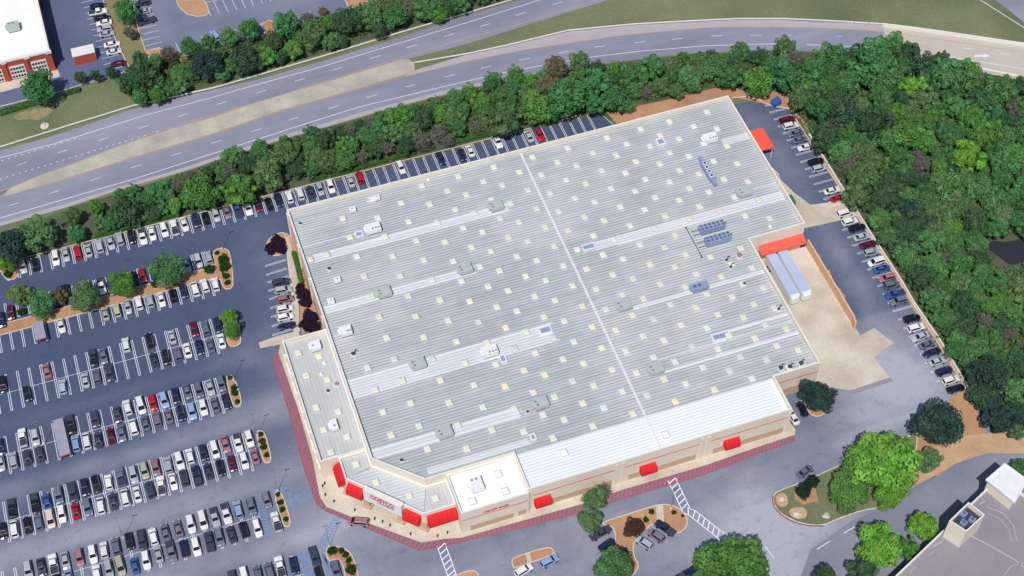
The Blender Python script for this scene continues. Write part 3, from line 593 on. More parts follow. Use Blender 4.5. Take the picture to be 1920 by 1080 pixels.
def awning(p0, p1, out, z1, z0, lift=.0):
    """curved fabric awning from wall points p0-p1 reaching `out` metres"""
    p0 = Vector((*p0, 0)); p1 = Vector((*p1, 0)); d = (p1-p0).normalized(); n = Vector((d.y, -d.x, 0))
    b = MB(); pr = [(0.0, z1), (out*.45, z1-.12*(z1-z0)), (out*.8, z1-.4*(z1-z0)), (out, z0+.28*(z1-z0)), (out, z0)]
    for i in range(len(pr)-1):
        (o0, a0), (o1, a1) = pr[i], pr[i+1]
        A = p0+n*o0; B = p1+n*o0; Cc = p1+n*o1; D = p0+n*o1
        b.face([(D.x, D.y, a1), (Cc.x, Cc.y, a1), (B.x, B.y, a0), (A.x, A.y, a0)])
    for p in (p0, p1):
        b.face([((p+n*o_).x, (p+n*o_).y, z) for o_, z in pr]+[(p.x, p.y, z0)])
    b.face([(p0.x, p0.y, z0), (p1.x, p1.y, z0), ((p1+n*out).x, (p1+n*out).y, z0), ((p0+n*out).x, (p0+n*out).y, z0)])
    aw = b.build('awning', m_redp, store)
    w_ = (p1-p0).length; nb_ = max(3, int(w_/1.1))
    for q_ in range(nb_+1):
        b = MB(); P_ = p0+d*(w_*q_/nb_)
        for (o0, a0), (o1, a1) in zip(pr, pr[1:]):
            A = P_+n*(o0+.012); B_ = P_+n*(o1+.012); b.face([(A.x-d.x*.03, A.y-d.y*.03, a0+.012), (A.x+d.x*.03, A.y+d.y*.03, a0+.012), (B_.x+d.x*.03, B_.y+d.y*.03, a1+.012), (B_.x-d.x*.03, B_.y-d.y*.03, a1+.012)])
        b.build('awning_seam', m_reds, aw)
awning((-66.82, -32.2), (-66.82, -37.2), 1.9, 6.3, 3.3)
awning(dp(.9, .02), dp(5.2, .02), 1.7, 6.2, 3.2)
awning(dp(16.4, .02), dp(20.6, .02), 1.7, 6.2, 3.2)
awning((-51.3, -53.02), (-44.3, -53.02), 1.9, 6.2, 3.2)
for x in (-23.9, 3.1, 25.1): awning((x-2, -56.62), (x+2, -56.62), 1.6, 5.4, 3.0)
# wall bands, stripes, pilasters, windows
b = MB(); s_ = MB(); pl = MB()
for x0, x1 in ((-26, -5.4), (-2.8, 16.6), (19.4, 40)):
    s_.box(x0, x1, -56.66, -56.603, 7.0, 7.22); b.box(x0+1.2, x1-.6, -56.64, -56.603, .6, 2.9)
s_.box(-43.8, -27.6, -57.26, -57.203, 6.3, 6.5); b.box(-42, -31.2, -57.24, -57.203, .7, 2.8); b.box(-30, -28, -57.24, -57.203, .7, 2.8)
s_.box(41.4, 53, -46.46, -46.403, 6.6, 6.82); b.box(41.4, 53.0, -46.43, -46.403, .2, 3.0)
s_.box(-59.86, -59.803, 8, 45, 6.6, 6.82); b.box(-59.84, -59.803, 8, 45, .4, 3.0)
for x in (-27.2, -4.9, -3.3, 17.2, 18.8, 40.2): pl.box(x-.35, x+.35, -56.75, -56.603, 0, 9.4)
for y in (45.6, 34, 22, 9): pl.box(-60.1, -59.803, y-.4, y+.4, 0, 9.4)
for y in range(-28, 6, 6): pl.box(-71.6, -71.303, y-.35, y+.35, .1, 7.2)
for y in range(2, 46, 8): pl.box(69.403, 69.75, y-.35, y+.35, 0, 9.4)
for x in range(-52, 69, 12): pl.box(x-.35, x+.35, 46.203, 46.5, 0, 9.4)
pieces(b, 'wall_band', m_tan, store); pieces(s_, 'wall_stripe', mat('red_wall_stripe', (206, 60, 56), fine=.03), store); pieces(pl, 'pilaster', m_cream, store)
b = MB()
for y in range(-25, 4, 6): b.box(-71.34, -71.303, y-1.8, y+1.8, .5, 2.9)
pieces(b, 'window', m_glass, store)
b = MB(); b.box(-71.303-.5, -71.303, -31, 5, 3.4, 3.7); b.build('ledge', m_cream, store)
# east canopies and loading dock
b = MB(); b.box(72.0, 76.3, 28.2, 36.2, 4.2, 4.6); b.build('canopy', m_redl, store)
b = MB(); b.box(69.403, 72.0, 28.6, 35.8, 3.8, 4.1); 
for y in (28.7, 35.6): b.box(75.9, 76.1, y-.1, y+.1, 0, 4.2)
b.build('canopy_frame', m_cream, store)
b = MB(); b.face([(56.2, -4.22, 6.3), (69.3, -4.22, 6.3), (69.3, -6.6, 5.0), (56.2, -6.6, 5.0)][::-1]); b.face([(56.2, -6.6, 5.0), (69.3, -6.6, 5.0), (69.3, -6.6, 4.4), (56.2, -6.6, 4.4)]); b.face([(56.2, -4.22, 6.2), (69.3, -4.22, 6.2), (69.3, -6.6, 4.4), (56.2, -6.6, 4.4)])
b.face([(56.2, -4.22, 6.3), (56.2, -6.6, 5.0), (56.2, -6.6, 4.4), (56.2, -4.22, 6.2)]); b.build('dock_canopy', m_redl, store)
b = MB()
for x in (57.2, 60.6, 64, 67.4): b.box(x-1.3, x+1.3, -4.25, -4.203, 1.1, 4.1)
pieces(b, 'dock_door', m_unitg, store)
# skylights
def sky_mb(b, x, y, z=HR, w=1.5, d=1.7, h=.6):
    b.box(x-w/2-.1, x+w/2+.1, y-d/2-.1, y+d/2+.1, z, z+h*.7, 1, bottom=False)
    lo = [(x-w/2, y-d/2), (x+w/2, y-d/2), (x+w/2, y+d/2), (x-w/2, y+d/2)]; hi = offset(lo, .22)
    for i in range(4):
        j = (i+1) % 4; b.face([(*lo[i], z+h*.7+.01), (*lo[j], z+h*.7+.01), (*hi[j], z+h), (*hi[i], z+h)], 0)
    b.face([(*p, z+h) for p in hi], 0)
spots = []
for k in range(13):
    for x in (-46.2, -29.9, -16.8, -6.5, 3.9, 15, 25.4, 35.5, 45.5, 55.7): spots.append((x, 38.9-6.96*k))
    for x in (-37.3, -22.8, -12.4, -2.1, 9.2, 19.5, 31.2, 41.3, 50, 61.5): spots.append((x, 42.9-6.96*k))
for x, y in ((-58, 28.1), (-53.5, 28.2), (-53.3, -10.2), (-53.3, -17.1), (-53.3, -24), (-53.3, -31), (-15.7, -49.4), (9.2, -52.7)): spots.append((x, y))
inner_ = offset(MAIN, 1.6)
taken = [(-39.5, 33.2, 2.6, 1.6), (-55.3, 2.7, 2, 1.6), (52.5, 21.8, 1.3, 5.2), (45.8, 2.9, 5, 1.6), (46, -.9, 5, 1.6)]
spots = [(x, y) for x, y in spots if inside(inner_, x, y) and not any(abs(x-a) < c+.9 and abs(y-b_) < d+.9 for a, b_, c, d in taken)]
cp = Vector((-90, -230)); spots.sort(key=lambda p: (Vector(p)-cp).length)
proto = MB(); sky_mb(proto, 0, 0, 0)
skm = [proto.mesh('skylight', [m_sky, m_skf]), proto.mesh('skylight', [mat('aged_acrylic_dome', (214, 218, 214), fine=.04, rough=.4), m_skf]), proto.mesh('skylight', [mat('yellowed_acrylic_dome', (246, 232, 196), fine=.04, rough=.4), m_skf])]
extra = [(-68.3, 1.7, 6.75), (-63.6, -1.1, 6.75), (-68.1, -5.7, 6.75), (-63.5, -8.6, 6.75), (-68.2, -15.7, 6.75), (-63.4, -18.7, 6.75), (-68.1, -22.6, 6.75), (-63.3, -26.4, 6.75), (-68.1, -29.3, 6.75), (-63.3, -34.5, 6.6), (-60.2, -40.9, 6.6), (-53.8, -47.0, 6.6), (-48.1, -49.7, 6.6), (-32.4, -49.6, 9.0), (-32.3, -54.6, 9.0), (-40.4, -54.6, 9.0)]
skw = proto.mesh('skylight', [m_white, m_skf]); ns = 100-len(extra)
for x, y, z in extra+[(a, c, HR) for a, c in spots[:ns]]:
    q = link('skylight', skw if (z == 9.0 or y < -46.5 and z == HR) else skm[(0, 0, 2, 0, 1, 0, 0, 1, 0, 0)[rnd.randrange(10)]], store); q.location = (x, y, z)
    if z == 6.6 and -61 < x < -50: q.rotation_euler.z = math.radians(0)
rest = MB(); 
for x, y in spots[ns:]: sky_mb(rest, x, y)
o_ = rest.build('skylight', [m_sky, m_skf], store); o_['kind'] = 'stuff'
# sign lettering
def lettering(txt, size, origin, xdir, ndir, m, ext=.06, name='sign_lettering', parent=None, wide=None, bold=0):
    cu = bpy.data.curves.new(name, 'FONT'); cu.body = txt; cu.size = size; cu.extrude = ext; cu.offset = bold; cu.align_x = 'CENTER'; cu.align_y = 'CENTER'
    t = bpy.data.objects.new(name, cu); COL.objects.link(t); bpy.context.view_layer.update()
    me = bpy.data.meshes.new_from_object(t.evaluated_get(bpy.context.evaluated_depsgraph_get())); bpy.data.objects.remove(t)
    me.materials.clear(); me.materials.append(m); o = link(name, me, parent)
    X = Vector(xdir).normalized(); N = Vector(ndir).normalized(); Z = N.cross(X)
    sx = wide/o.dimensions.x if wide else 1
    o.matrix_world = Matrix.Translation(origin) @ Matrix((X, Z, N)).transposed().to_4x4() @ Matrix.Diagonal((sx, 1, 1, 1)); return o
sp = PA+dg*10.8+nn*1.23
m_signr = mat('red_sign_letters', (190, 30, 60), fine=0, rough=.5); m_signb = mat('blue_sign_letters', (30, 80, 160), fine=0, rough=.5)
lettering('COSTCO', 2.3, (sp.x, sp.y, 6.55), dg, nn, m_signr, .05, 'sign_lettering', store, 6.4, .05)
lettering('WHOLESALE', .7, (sp.x+.6, sp.y-.62, 5.15), dg, nn, m_signb, .04, 'sign_lettering', store, 4.4, .01)
lettering('LIQUOR SALES', .95, (-35.6, -57.24, 7.35), (1, 0, 0), (0, -1, 0), m_signr, .04, 'sign_lettering', store, 6.2, .02)
# dock wall, retaining wall
b = MB(); b.wallline([(71.3, -4.4), (71.3, -31.3), (70.9, -33.6)], .5, 0, 3.0); dwall = b.build('dock_wall', mat('orange_tan_block', (228, 186, 154), (214, 168, 134), scale=.3, fine=.08)); tag(dwall, 'long orange-tan block wall between the truck dock and the east lane', 'wall')
b = MB(); b.wallline([(p.x, p.y) for p in Q(F1, [(1517, 250), (1567, 330), (1629, 430), (1690, 525), (1715, 567), (1760, 632), (1822, 735)], .7, 1)], .35, 0, .7); tag(b.build('retaining_wall', m_cap), 'low white retaining wall between the east parking row and the woods', 'wall')
# ------------------------------------------------------------ rooftop equipment
def fan(b, x, y, z, r, m=1):
    b.cyl((x, y), r, z, z+.12, 14, 0); b.cyl((x, y), r*.86, z+.12, z+.13, 14, m)
    for k in range(4):
        a = k*math.pi/4; dx, dy = math.cos(a)*r*.86, math.sin(a)*r*.86; b.line([(x-dx, y-dy), (x+dx, y+dy)], .04, z+.145, 0)
def unit(label, cat, px, py, w_, d_, h, fans, m=m_unit, z=HR, rz_=0, hood=True, name='rooftop_unit', group='air handling units on the big ribbed roof', pad=False):
    p = G(px, py, z+h*.8); t = thing(name, label, cat, (p.x, p.y, z), rz_, group)
    b = MB(); b.box(-w_/2+.15, w_/2-.15, -d_/2+.1, d_/2-.1, 0, .35); b.build('base_rail', m_dark, t)
    b = MB(); q = [(-w_/2, -d_/2), (w_/2, -d_/2), (w_/2, d_/2), (-w_/2, d_/2)]; b.prism(q, .35, h, bottom=True)
    for x in (-w_/6, w_/6): b.box(x-.03, x+.03, -d_/2-.02, -d_/2, .45, h-.1)
    b.build('casing', m, t)
    for fx, fy, fr in fans:
        b = MB(); fan(b, fx*w_, fy*d_, h+.003, fr); b.build('fan', [m, m_dark], t)
    if hood:
        b = MB(); b.prism([(-w_/2-.5, -d_/3), (-w_/2-.003, -d_/3), (-w_/2-.003, d_/3), (-w_/2-.5, d_/3)], h*.5, h*.8, bottom=True); b.build('intake_hood', m, t)
    return t
W3 = [(-.05, -.3, .36), (.17, -.3, .36), (.38, -.3, .36)]
unit('white rooftop unit with three fans near the roof\'s north-west corner', 'rooftop unit', 699, 426, 4.0, 2.5, 1.9, W3)
unit('white rooftop unit with three fans near the roof\'s north-east corner', 'rooftop unit', 1331, 257, 4.0, 2.5, 1.9, W3)
unit('white rooftop unit with three fans on the wide pale band, south-west part of the roof', 'rooftop unit', 918, 657, 4.0, 2.5, 1.9, W3)
G2 = [(-.36, .12, .34), (-.30, -.26, .34)]
for lb, x, y in (('grey two-fan rooftop unit at the east end of the northernmost pale strip', 930, 384), ('grey two-fan rooftop unit west of the ridge, due south of the northernmost grey unit', 872, 502), ('grey two-fan rooftop unit at the west end of the second pale strip', 720, 546), ('grey two-fan rooftop unit just east of the ridge cover, mid roof', 1170, 570), ('grey two-fan rooftop unit on the wide pale band near the west edge', 784, 680), ('grey two-fan rooftop unit near the south edge, close to the entrance corner', 834, 809), ('grey two-fan rooftop unit west of the ridge near the white roof section', 1014, 754), ('grey two-fan rooftop unit east of the ridge near the white roof section', 1230, 689), ('grey two-fan rooftop unit south of the long four-fan condenser near the east edge', 1396, 357)):
    t = unit(lb, 'rooftop unit', x, y, 3.6, 3.0, 1.5, G2, m_unitg)
    b = MB(); b.box(.4, 1.5, -.3, 1.0, 1.5, 1.85); b.build('economiser', m_unitg, t)
t = unit('long blue-grey rooftop unit with two round drums near the centre-east of the roof', 'rooftop unit', 1312, 536, 4.6, 2.0, 1.5, [(-.3, 0, .5), (-.02, 0, .5)], m_unitb)
unit('small white two-fan rooftop unit near the west parapet', 'rooftop unit', 648, 619, 3.0, 2.4, 1.7, [(.12, -.28, .36), (.36, -.28, .36)])
unit('white one-fan rooftop unit at the north end of the west annex roof', 'rooftop unit', 591, 647, 2.6, 2.4, 1.7, [(-.25, -.1, .36)], z=6.75, group='units on the low annex roofs')
unit('narrow white rooftop unit in the southern half of the west annex roof', 'rooftop unit', 626, 796, 1.7, 2.8, 1.5, [(0, -.2, .36)], z=6.75, group='units on the low annex roofs')
unit('white two-fan rooftop unit on the bright white liquor shop roof', 'rooftop unit', 893, 907, 3.0, 3.4, 1.7, [(-.25, .3, .38), (.1, .3, .38)], z=9.0, group='units on the low annex roofs')
unit('small white box unit with one fan by the north-west parapet', 'rooftop unit', 661, 392, 1.7, 1.5, 1.2, [(-.1, 0, .28)], hood=False)
unit('small white box unit with one fan, northern of two by the west edge', 'rooftop unit', 632, 524, 1.8, 1.5, 1.2, [(0, 0, .28)], hood=False)
unit('small white box unit with one fan, southern of two by the west edge', 'rooftop unit', 620, 564, 1.8, 1.5, 1.2, [(0, 0, .28)], hood=False)
unit('small white box unit with one fan close to the north parapet', 'rooftop unit', 706, 370, 1.7, 1.4, 1.2, [(0, 0, .28)], hood=False)
for nm, y0 in (('northern', 424), ('southern', 446)):
    fs = [((-.42+.168*i), s__, .42) for i in range(6) for s__ in (-.24, .24)]
    t = unit(nm+' of two blue-grey condenser banks with twelve fans, near the east dock', 'condenser', 1335 if nm[0] == 'n' else 1346, y0, 7.0, 2.2, 1.9, fs, m_unitb, hood=False, group='twelve-fan condenser banks')
    b = MB()
    for yy in (-.7, .7): b.tube((-3.5, yy, .6), (-5.6, yy, .6), .07, .07); 
    b.tube((3.5, .6, .9), (4.4, .6, .9), .08, .08); b.tube((4.4, .6, .9), (4.4, .6, .2), .08, .08); b.build('pipe', m_dark, t)
b = MB(); b.tube((39.2, 5.6, HR+.3), (39.2, -5, HR+.3), .1, .1); 
for yy in (5.6, -5): b.box(39.05, 39.35, yy-.2, yy+.2, HR, HR+.4)
tag(b.build('pipe_run', m_dark), 'dark pipe header running past the west ends of the twelve-fan condensers', 'pipe')
t = thing('rooftop_condenser', 'long narrow blue-grey condenser with four square fans near the east roof edge', 'condenser', (52.5, 21.8, HR))
b = MB(); b.box(-.85, .85, -3.6, 3.4, .3, 1.7); b.build('casing', m_unitb, t)
for i in range(4):
    b = MB(); y = -2.5+i*1.6; b.box(-.55, .55, y-.55, y+.55, 1.703, 1.78, 0); b.cyl((0, y), .4, 1.783, 1.8, 12, 1); b.build('fan', [m_unit, m_dark], t)
b = MB(); b.box(-.5, .5, 3.4, 5.3, .3, 1.3); b.box(-.5, .5, -5.4, -3.6, .3, 1.3); b.build('duct', m_unitb, t)
def hatchbox(lb, x, y, w_, d_, h=.5):
    t = thing('roof_hatch', lb, 'roof hatch', (x, y, HR), 0, 'blue-grey roof hatches')
    b = MB(); b.ring([(-w_/2-.3, -d_/2-.3), (w_/2+.3, -d_/2-.3), (w_/2+.3, d_/2+.3), (-w_/2-.3, d_/2+.3)], .3, 0, h); b.build('frame', m_unit, t)
    b = MB(); b.box(-w_/2, w_/2, -d_/2, d_/2, .05, h-.2); b.build('lid', m_unitb, t)
hatchbox('blue-grey roof hatch just east of the ridge cover, north of centre', 12.4, 8.0, 2.9, 1.5); hatchbox('blue-grey roof hatch at the east end of the wide pale band', -7.6, -13.8, 2.6, 1.6)
hatchbox('longest blue-grey roof hatch, in the south-east part of the roof', 33.6, -30.2, 4.3, 1.6); hatchbox('smallest blue-grey roof hatch, beside the white roof section', -21.2, -42.8, .8, 1.2)
hatchbox('blue-grey roof hatch beside the white north-west three-fan unit', -43.6, 32.2, 1.5, 1.4); hatchbox('blue-grey roof hatch beside the white three-fan unit on the wide band', -20.6, -18.6, 1.0, 1.8); hatchbox('blue-grey roof hatch beside the white north-east three-fan unit', 41.6+3.2, 36.6, 1.7, 1.7)
def vent(lb, px, py, z=HR, k=1.0, m=None, kind=0):
    p = G(px, py, z+.4); t = thing('roof_vent', lb, 'vent', (p.x, p.y, z), 0, 'small roof vents')
    m = m or m_unitg
    b = MB(); b.box(-.4*k, .4*k, -.4*k, .4*k, 0, .25); b.build('curb', m_unit, t)
    b = MB(); b.cyl((0, 0), .28*k, .25, .6*k, 10); b.cyl((0, 0), .42*k, .6*k, .8*k, 10, r2=.2*k)
    if kind: b.tube((0, 0, .5), (.9, .9, .7), .12, .12); b.tube((.9, .9, .7), (1.0, .2, 1.4), .12, .08)
    b.build('cowl', m, t)
vent('dark bent exhaust pipe on the south-west roof', 662, 664, k=1.3, m=m_dark, kind=1); vent('small round vent near the north-west corner of the roof', 563, 419, m=m_dark); vent('small white vent by the north parapet beside the box unit', 691, 376)
vent('white vent close to the north parapet, left of centre', 803, 336, m=m_unit); vent('dark double exhaust pipe west of the loading dock, upper one', 1362, 488, m=m_dark, kind=1); vent('dark double exhaust pipe west of the loading dock, lower one', 1370, 501, m=m_dark, kind=1)
vent('rusty red exhaust cowl west of the loading dock', 1386, 480, k=1.6, m=mat('rusty_red_cowl', (176, 116, 106), fine=.1)); vent('small dark vent near the east parapet above the dock yard', 1396, 532, m=m_dark)
vent('dark bent pipe at the east parapet beside the dock yard', 1460, 580, m=m_dark, kind=1); vent('westmost of three mushroom exhausts at the south-east roof corner', 1464, 691, k=1.5, m=m_dark, kind=1); vent('middle of three mushroom exhausts at the south-east roof corner', 1481, 689, k=1.5, m=m_dark, kind=1)
vent('eastmost of three mushroom exhausts at the south-east roof corner', 1502, 682, k=1.5, m=m_dark, kind=1); vent('small grey cowl north-west of the white liquor shop roof', 753, 863, m=m_dark); vent('grey cowl between the west parapet and the second pale strip', 617, 504, k=1.1, m=m_dark)
vent('white round vent on the north half of the annex roof, upper', 608, 680, 6.75, m=m_unit); vent('white round vent on the north half of the annex roof, lower', 602, 701, 6.75, m=m_unit); vent('faded red square vent on the annex roof', 631, 721, 6.75, 1.3, mat('faded_red_cowl', (190, 130, 130), fine=.05)); vent('dark round vent on the annex roof beside the red one', 615, 733, 6.75, m=m_dark)
vent('thin dark vent between two skylights south-west of the ridge', 989, 772, k=.9, m=m_dark); vent('white round vent at the south-east end of the pale strip by the east parapet', 1444, 424, m=m_unit)
# ------------------------------------------------------------ loading dock things
def trailer(lb, x, group='trailers at the loading dock'):
    t = thing('semi_trailer', lb, 'trailer', (x, -13.6, 0), 0, group)
    b = MB(); b.box(-1.3, 1.3, -7.6, 7.6, 1.15, 4.05); b.build('box_body', [m_unit], t)
    b = MB(); b.box(-1.24, 1.24, -7.1, 7.4, 4.053, 4.09); b.build('roof_panel', m_trail, t)
    b = MB(); b.box(-1.0, 1.0, -7.3, 7.3, .95, 1.15); b.box(-.9, -.7, -5, -4.8, 0, .95); b.box(.7, .9, -5, -4.8, 0, .95); b.build('chassis', m_dark, t)
    b = MB(); b.face([(-1.2, -7.6, 4.0), (1.2, -7.6, 4.0), (1.0, -8.1, 3.2), (-1.0, -8.1, 3.2)][::-1]); b.box(-1.0, 1.0, -8.1, -7.6, 1.2, 3.2); b.build('nose', m_unit, t)
    wm = MB(); n = 12
    for i in range(n):
        a0, a1 = 2*math.pi*i/n, 2*math.pi*(i+1)/n
        wm.face([(-.15, math.cos(a0)*.5, math.sin(a0)*.5), (-.15, math.cos(a1)*.5, math.sin(a1)*.5), (.15, math.cos(a1)*.5, math.sin(a1)*.5), (.15, math.cos(a0)*.5, math.sin(a0)*.5)])
    wm.face([(.15, math.cos(2*math.pi*i/n)*.5, math.sin(2*math.pi*i/n)*.5) for i in range(n)]); wm.face([(-.15, math.cos(2*math.pi*i/n)*.5, math.sin(2*math.pi*i/n)*.5) for i in range(n)][::-1])
    me = wm.mesh('wheel', m_black)
    for sx in (-1.05, 1.05):
        for y in (4.6, 5.9): q = link('wheel', me, t); q.location = (sx, y, .5)
trailer('pale blue-roofed semi trailer at the dock, the one nearer the store wall', 59.3); trailer('pale blue-roofed semi trailer at the dock, the one nearer the block wall', 62.7)
def boxpile(lb, cat, x, y, seed, name='pallet_stack'):
    r = random.Random(seed); t = thing(name, lb, cat, (x, y, 0), 0, 'pallets and crates behind the block wall')
    for i in range(3):
        b = MB(); a = -1.2+i*1.2; h = .5+r.random()*.9; n = max(1, int(h/.17))
        for k in range(n): dx = r.uniform(-.06, .06); b.box(-.5+dx, .5+dx, a-.5, a+.5, k*.17, k*.17+.13)
        b.build('pallet', m_wood, t)
boxpile('stack of tan wooden pallets against the block wall, northern of two', 'pallets', 72.4, -16.2, 1); boxpile('stack of tan wooden pallets against the block wall, southern of two', 'pallets', 72.4, -22.6, 2)
b = MB(); b.box(71.7, 72.6, -10, -8.9, 0, 1.1); b.box(71.6, 72.7, -10.1, -8.8, 1.1, 1.25); tag(b.build('crate', m_wood), 'single pale crate at the north end of the block wall', 'crate')
def dumpster(lb, x, y, m, k=1, rz_=0):
    t = thing('dumpster', lb, 'dumpster', (x, y, 0), rz_)
    b = MB(); lo = [(-1.1*k, -.8*k), (1.1*k, -.8*k), (1.1*k, .8*k), (-1.1*k, .8*k)]; b.prism(lo, .15, 1.3*k, bottom=True); b.build('bin_body', m, t)
    b = MB(); b.face([(-1.15*k, -.85*k, 1.32*k), (1.15*k, -.85*k, 1.32*k), (1.15*k, .85*k, 1.65*k), (-1.15*k, .85*k, 1.65*k)]); b.face([(-1.15*k, .85*k, 1.32*k), (1.15*k, .85*k, 1.32*k), (1.15*k, .85*k, 1.65*k), (-1.15*k, .85*k, 1.65*k)][::-1]); b.build('lid', m, t)
dumpster('blue steel dumpster at the north-east corner of the east lane', 86.2, 47.2, m_bluebin, 1.2, .3); dumpster('dark green compactor bin against the east store wall', 73.6, 11.2, m_greenbin, 1.3, 1.57)
b = MB(); b.wallline([(71.2, 42.5), (71.6, 40), (71.9, 37)], .4, 0, 1.2); tag(b.build('bollard_wall', m_conc), 'short curved concrete wall north of the coral canopy', 'wall')
b = MB(); b.wallline([(70.2, 27.5), (72.6, 26.5), (74.2, 20.5), (73.6, 18.2), (70.2, 18)], .3, 0, 2.2); tag(b.build('enclosure_wall', m_cream), 'angled cream enclosure wall south of the coral canopy', 'wall')
# ------------------------------------------------------------ building across the highway
shop = thing('brick_shop', 'white-roofed shop with red brick front and gridded windows, across the highway', 'shop')
b = MB(); SH = [(-175, 131.6), (-110.5, 131.6), (-110.5, 195), (-175, 195)]; b.ring(SH, .5, 0, 8, 0, 1); b.build('wall', [m_brick, m_cap], shop)
b = MB(); b.flat(offset(SH, .49), 7.5); b.build('roof', m_white, shop)
b = MB(); b.box(-175, -111.6, 131.25, 131.597, 7.4, 8.03); b.box(-111.9, -110.2, 131.0, 131.59, 7.2, 8.2)
for x in (-117.4, -124.2, -131): b.box(x-.8, x+.8, 131.0, 131.24, 7.1, 8.06)
b.build('cornice', m_cap, shop)
for i, x in enumerate((-114.6, -121, -127.6, -134)):
    f = MB(); f.box(x-2.2, x+2.2, 131.42, 131.597, .4, 5.2); f = f.build('window', m_cap, shop)
    p_ = MB()
    for r_ in range(3):
        for c_ in range(5): p_.box(x-2.0+c_*.82, x-2.0+c_*.82+.6, 131.38, 131.417, .8+r_*1.5, 1.6+r_*1.5)
    p_.build('pane', m_glass, f)
b = MB()
for x in (-118, -124.4, -131): b.box(x-.5, x+.5, 131.2, 131.597, 0, 7)
b.build('pilaster', m_brick, shop)
b = MB(); b.box(-104.6, -99.5+1.2, 131.3, 133.2, 0, 3.6); b.build('screen_wall', m_brick, shop)
b = MB(); b.box(-104.8, -98.1, 131.1, 134.8, 3.603, 3.9); b.build('canopy_roof', m_cap, shop)
b = MB(); b.box(-98.4, -98.2, 131.4, 134.6, 0, 3.6); b.box(-104.6, -104.4, 131.4, 134.6, 0, 3.6); b.build('canopy_post', m_cap, shop)
sheet('pavement', [(-175, 131.5), (-110, 131.5), (-109.8, 128.4), (-126, 127.6), (-175, 127.2)], .03, m_conc)
unit('boxy white rooftop unit on the brick shop\'s roof, across the highway', 'rooftop unit', 24, 48, 3.6, 3.0, 1.8, [(-.25, .25, .36), (.05, .25, .36)], m_unitg, 7.5, group='')
# ------------------------------------------------------------ parking deck
deck = thing('parking_deck', 'grey parking deck with pale edge walls and swirling tyre marks', 'parking deck')
ZD = 7.5
DA, DB, DC, DD = G(1655, 1104, ZD), G(1868, 900, ZD), G(2060, 1010, ZD), G(1900, 1300, ZD)
DP = [(p.x, p.y) for p in (DA, DB, DC, DD)]
if area(DP) < 0: DP = DP[::-1]
b = MB(); b.prism(DP, ZD-1, ZD); b.prism(offset(DP, 1), 0, ZD-1.01); b.build('deck_slab', m_deckm, deck)
b = MB(); b.ring(DP, .35, ZD-.02, ZD+.8); b.build('edge_wall', m_cap, deck)
b = MB()
for A, B in (((1745, 1028), (1768, 1014)), ((1742, 1041), (1752, 1034)), ((1707, 1072), (1718, 1063)), ((1836, 946), (1847, 939))): b.line([G(*A, ZD), G(*B, ZD)], .25, ZD+.01)
for arc, w_ in (([(1850, 950), (1880, 962), (1900, 985), (1907, 1015)], .25), ([(1852, 962), (1876, 974), (1892, 994), (1897, 1016)], .2), ([(1810, 1000), (1850, 1020), (1900, 1048), (1935, 1075)], .35), ([(1882, 1080), (1895, 1062), (1920, 1055)], .2)):
    b.line([G(x, y, ZD) for x, y in arc], w_, ZD+.02)
b.build('deck_markings', mat('pale_tyre_marks', (176, 172, 182), fine=.1), deck)
ZT = 15.0
T1 = [(p.x, p.y) for p in [G(x, y, ZT) for x, y in ((1816, 941), (1847, 965), (1812, 997), (1780, 976))]]
tw = thing('stair_tower', 'cream stair tower with rooftop machinery inside its parapet, on the parking deck', 'tower')
if area(T1) < 0: T1 = T1[::-1]
b = MB(); b.ring(T1, .3, ZD, ZT, 0, 1); b.build('wall', [m_cream, m_cap], tw)
b = MB(); b.flat(offset(T1, .29), ZT-1.6); b.build('roof', m_dark, tw)
cx = sum(p[0] for p in T1)/4; cy = sum(p[1] for p in T1)/4; an = math.atan2(T1[1][1]-T1[0][1], T1[1][0]-T1[0][0])
for k, (ox, oy) in enumerate(((-1.2, .9), (1.1, .7), (0, -1.2))):
    b = MB(); b.box(-.7, .7, -.6, .6, 0, 1.0); fan(b, 0, 0, 1.0, .5, 1); q = b.build('machinery', [m_unitb, m_dark], tw)
    q.location = (cx+ox*math.cos(an)-oy*math.sin(an), cy+ox*math.sin(an)+oy*math.cos(an), ZT-1.59); q.rotation_euler.z = an
ZT2 = 12.0
T2 = [(p.x, p.y) for p in [G(x, y, ZT2) for x, y in ((1884, 868), (1928, 900), (1903, 943), (1848, 899))]]
if area(T2) < 0: T2 = T2[::-1]
t2 = thing('stair_shelter', 'white flat-roofed stair shelter at the north corner of the parking deck', 'tower')
b = MB(); b.prism(offset(T2, .5), ZD, ZT2-.4); b.build('wall', m_cream, t2)
b = MB(); b.prism(T2, ZT2-.4, ZT2-.1, bottom=True); b.ring(T2, .35, ZT2-.1, ZT2+.1); b.build('roof', m_unit, t2)
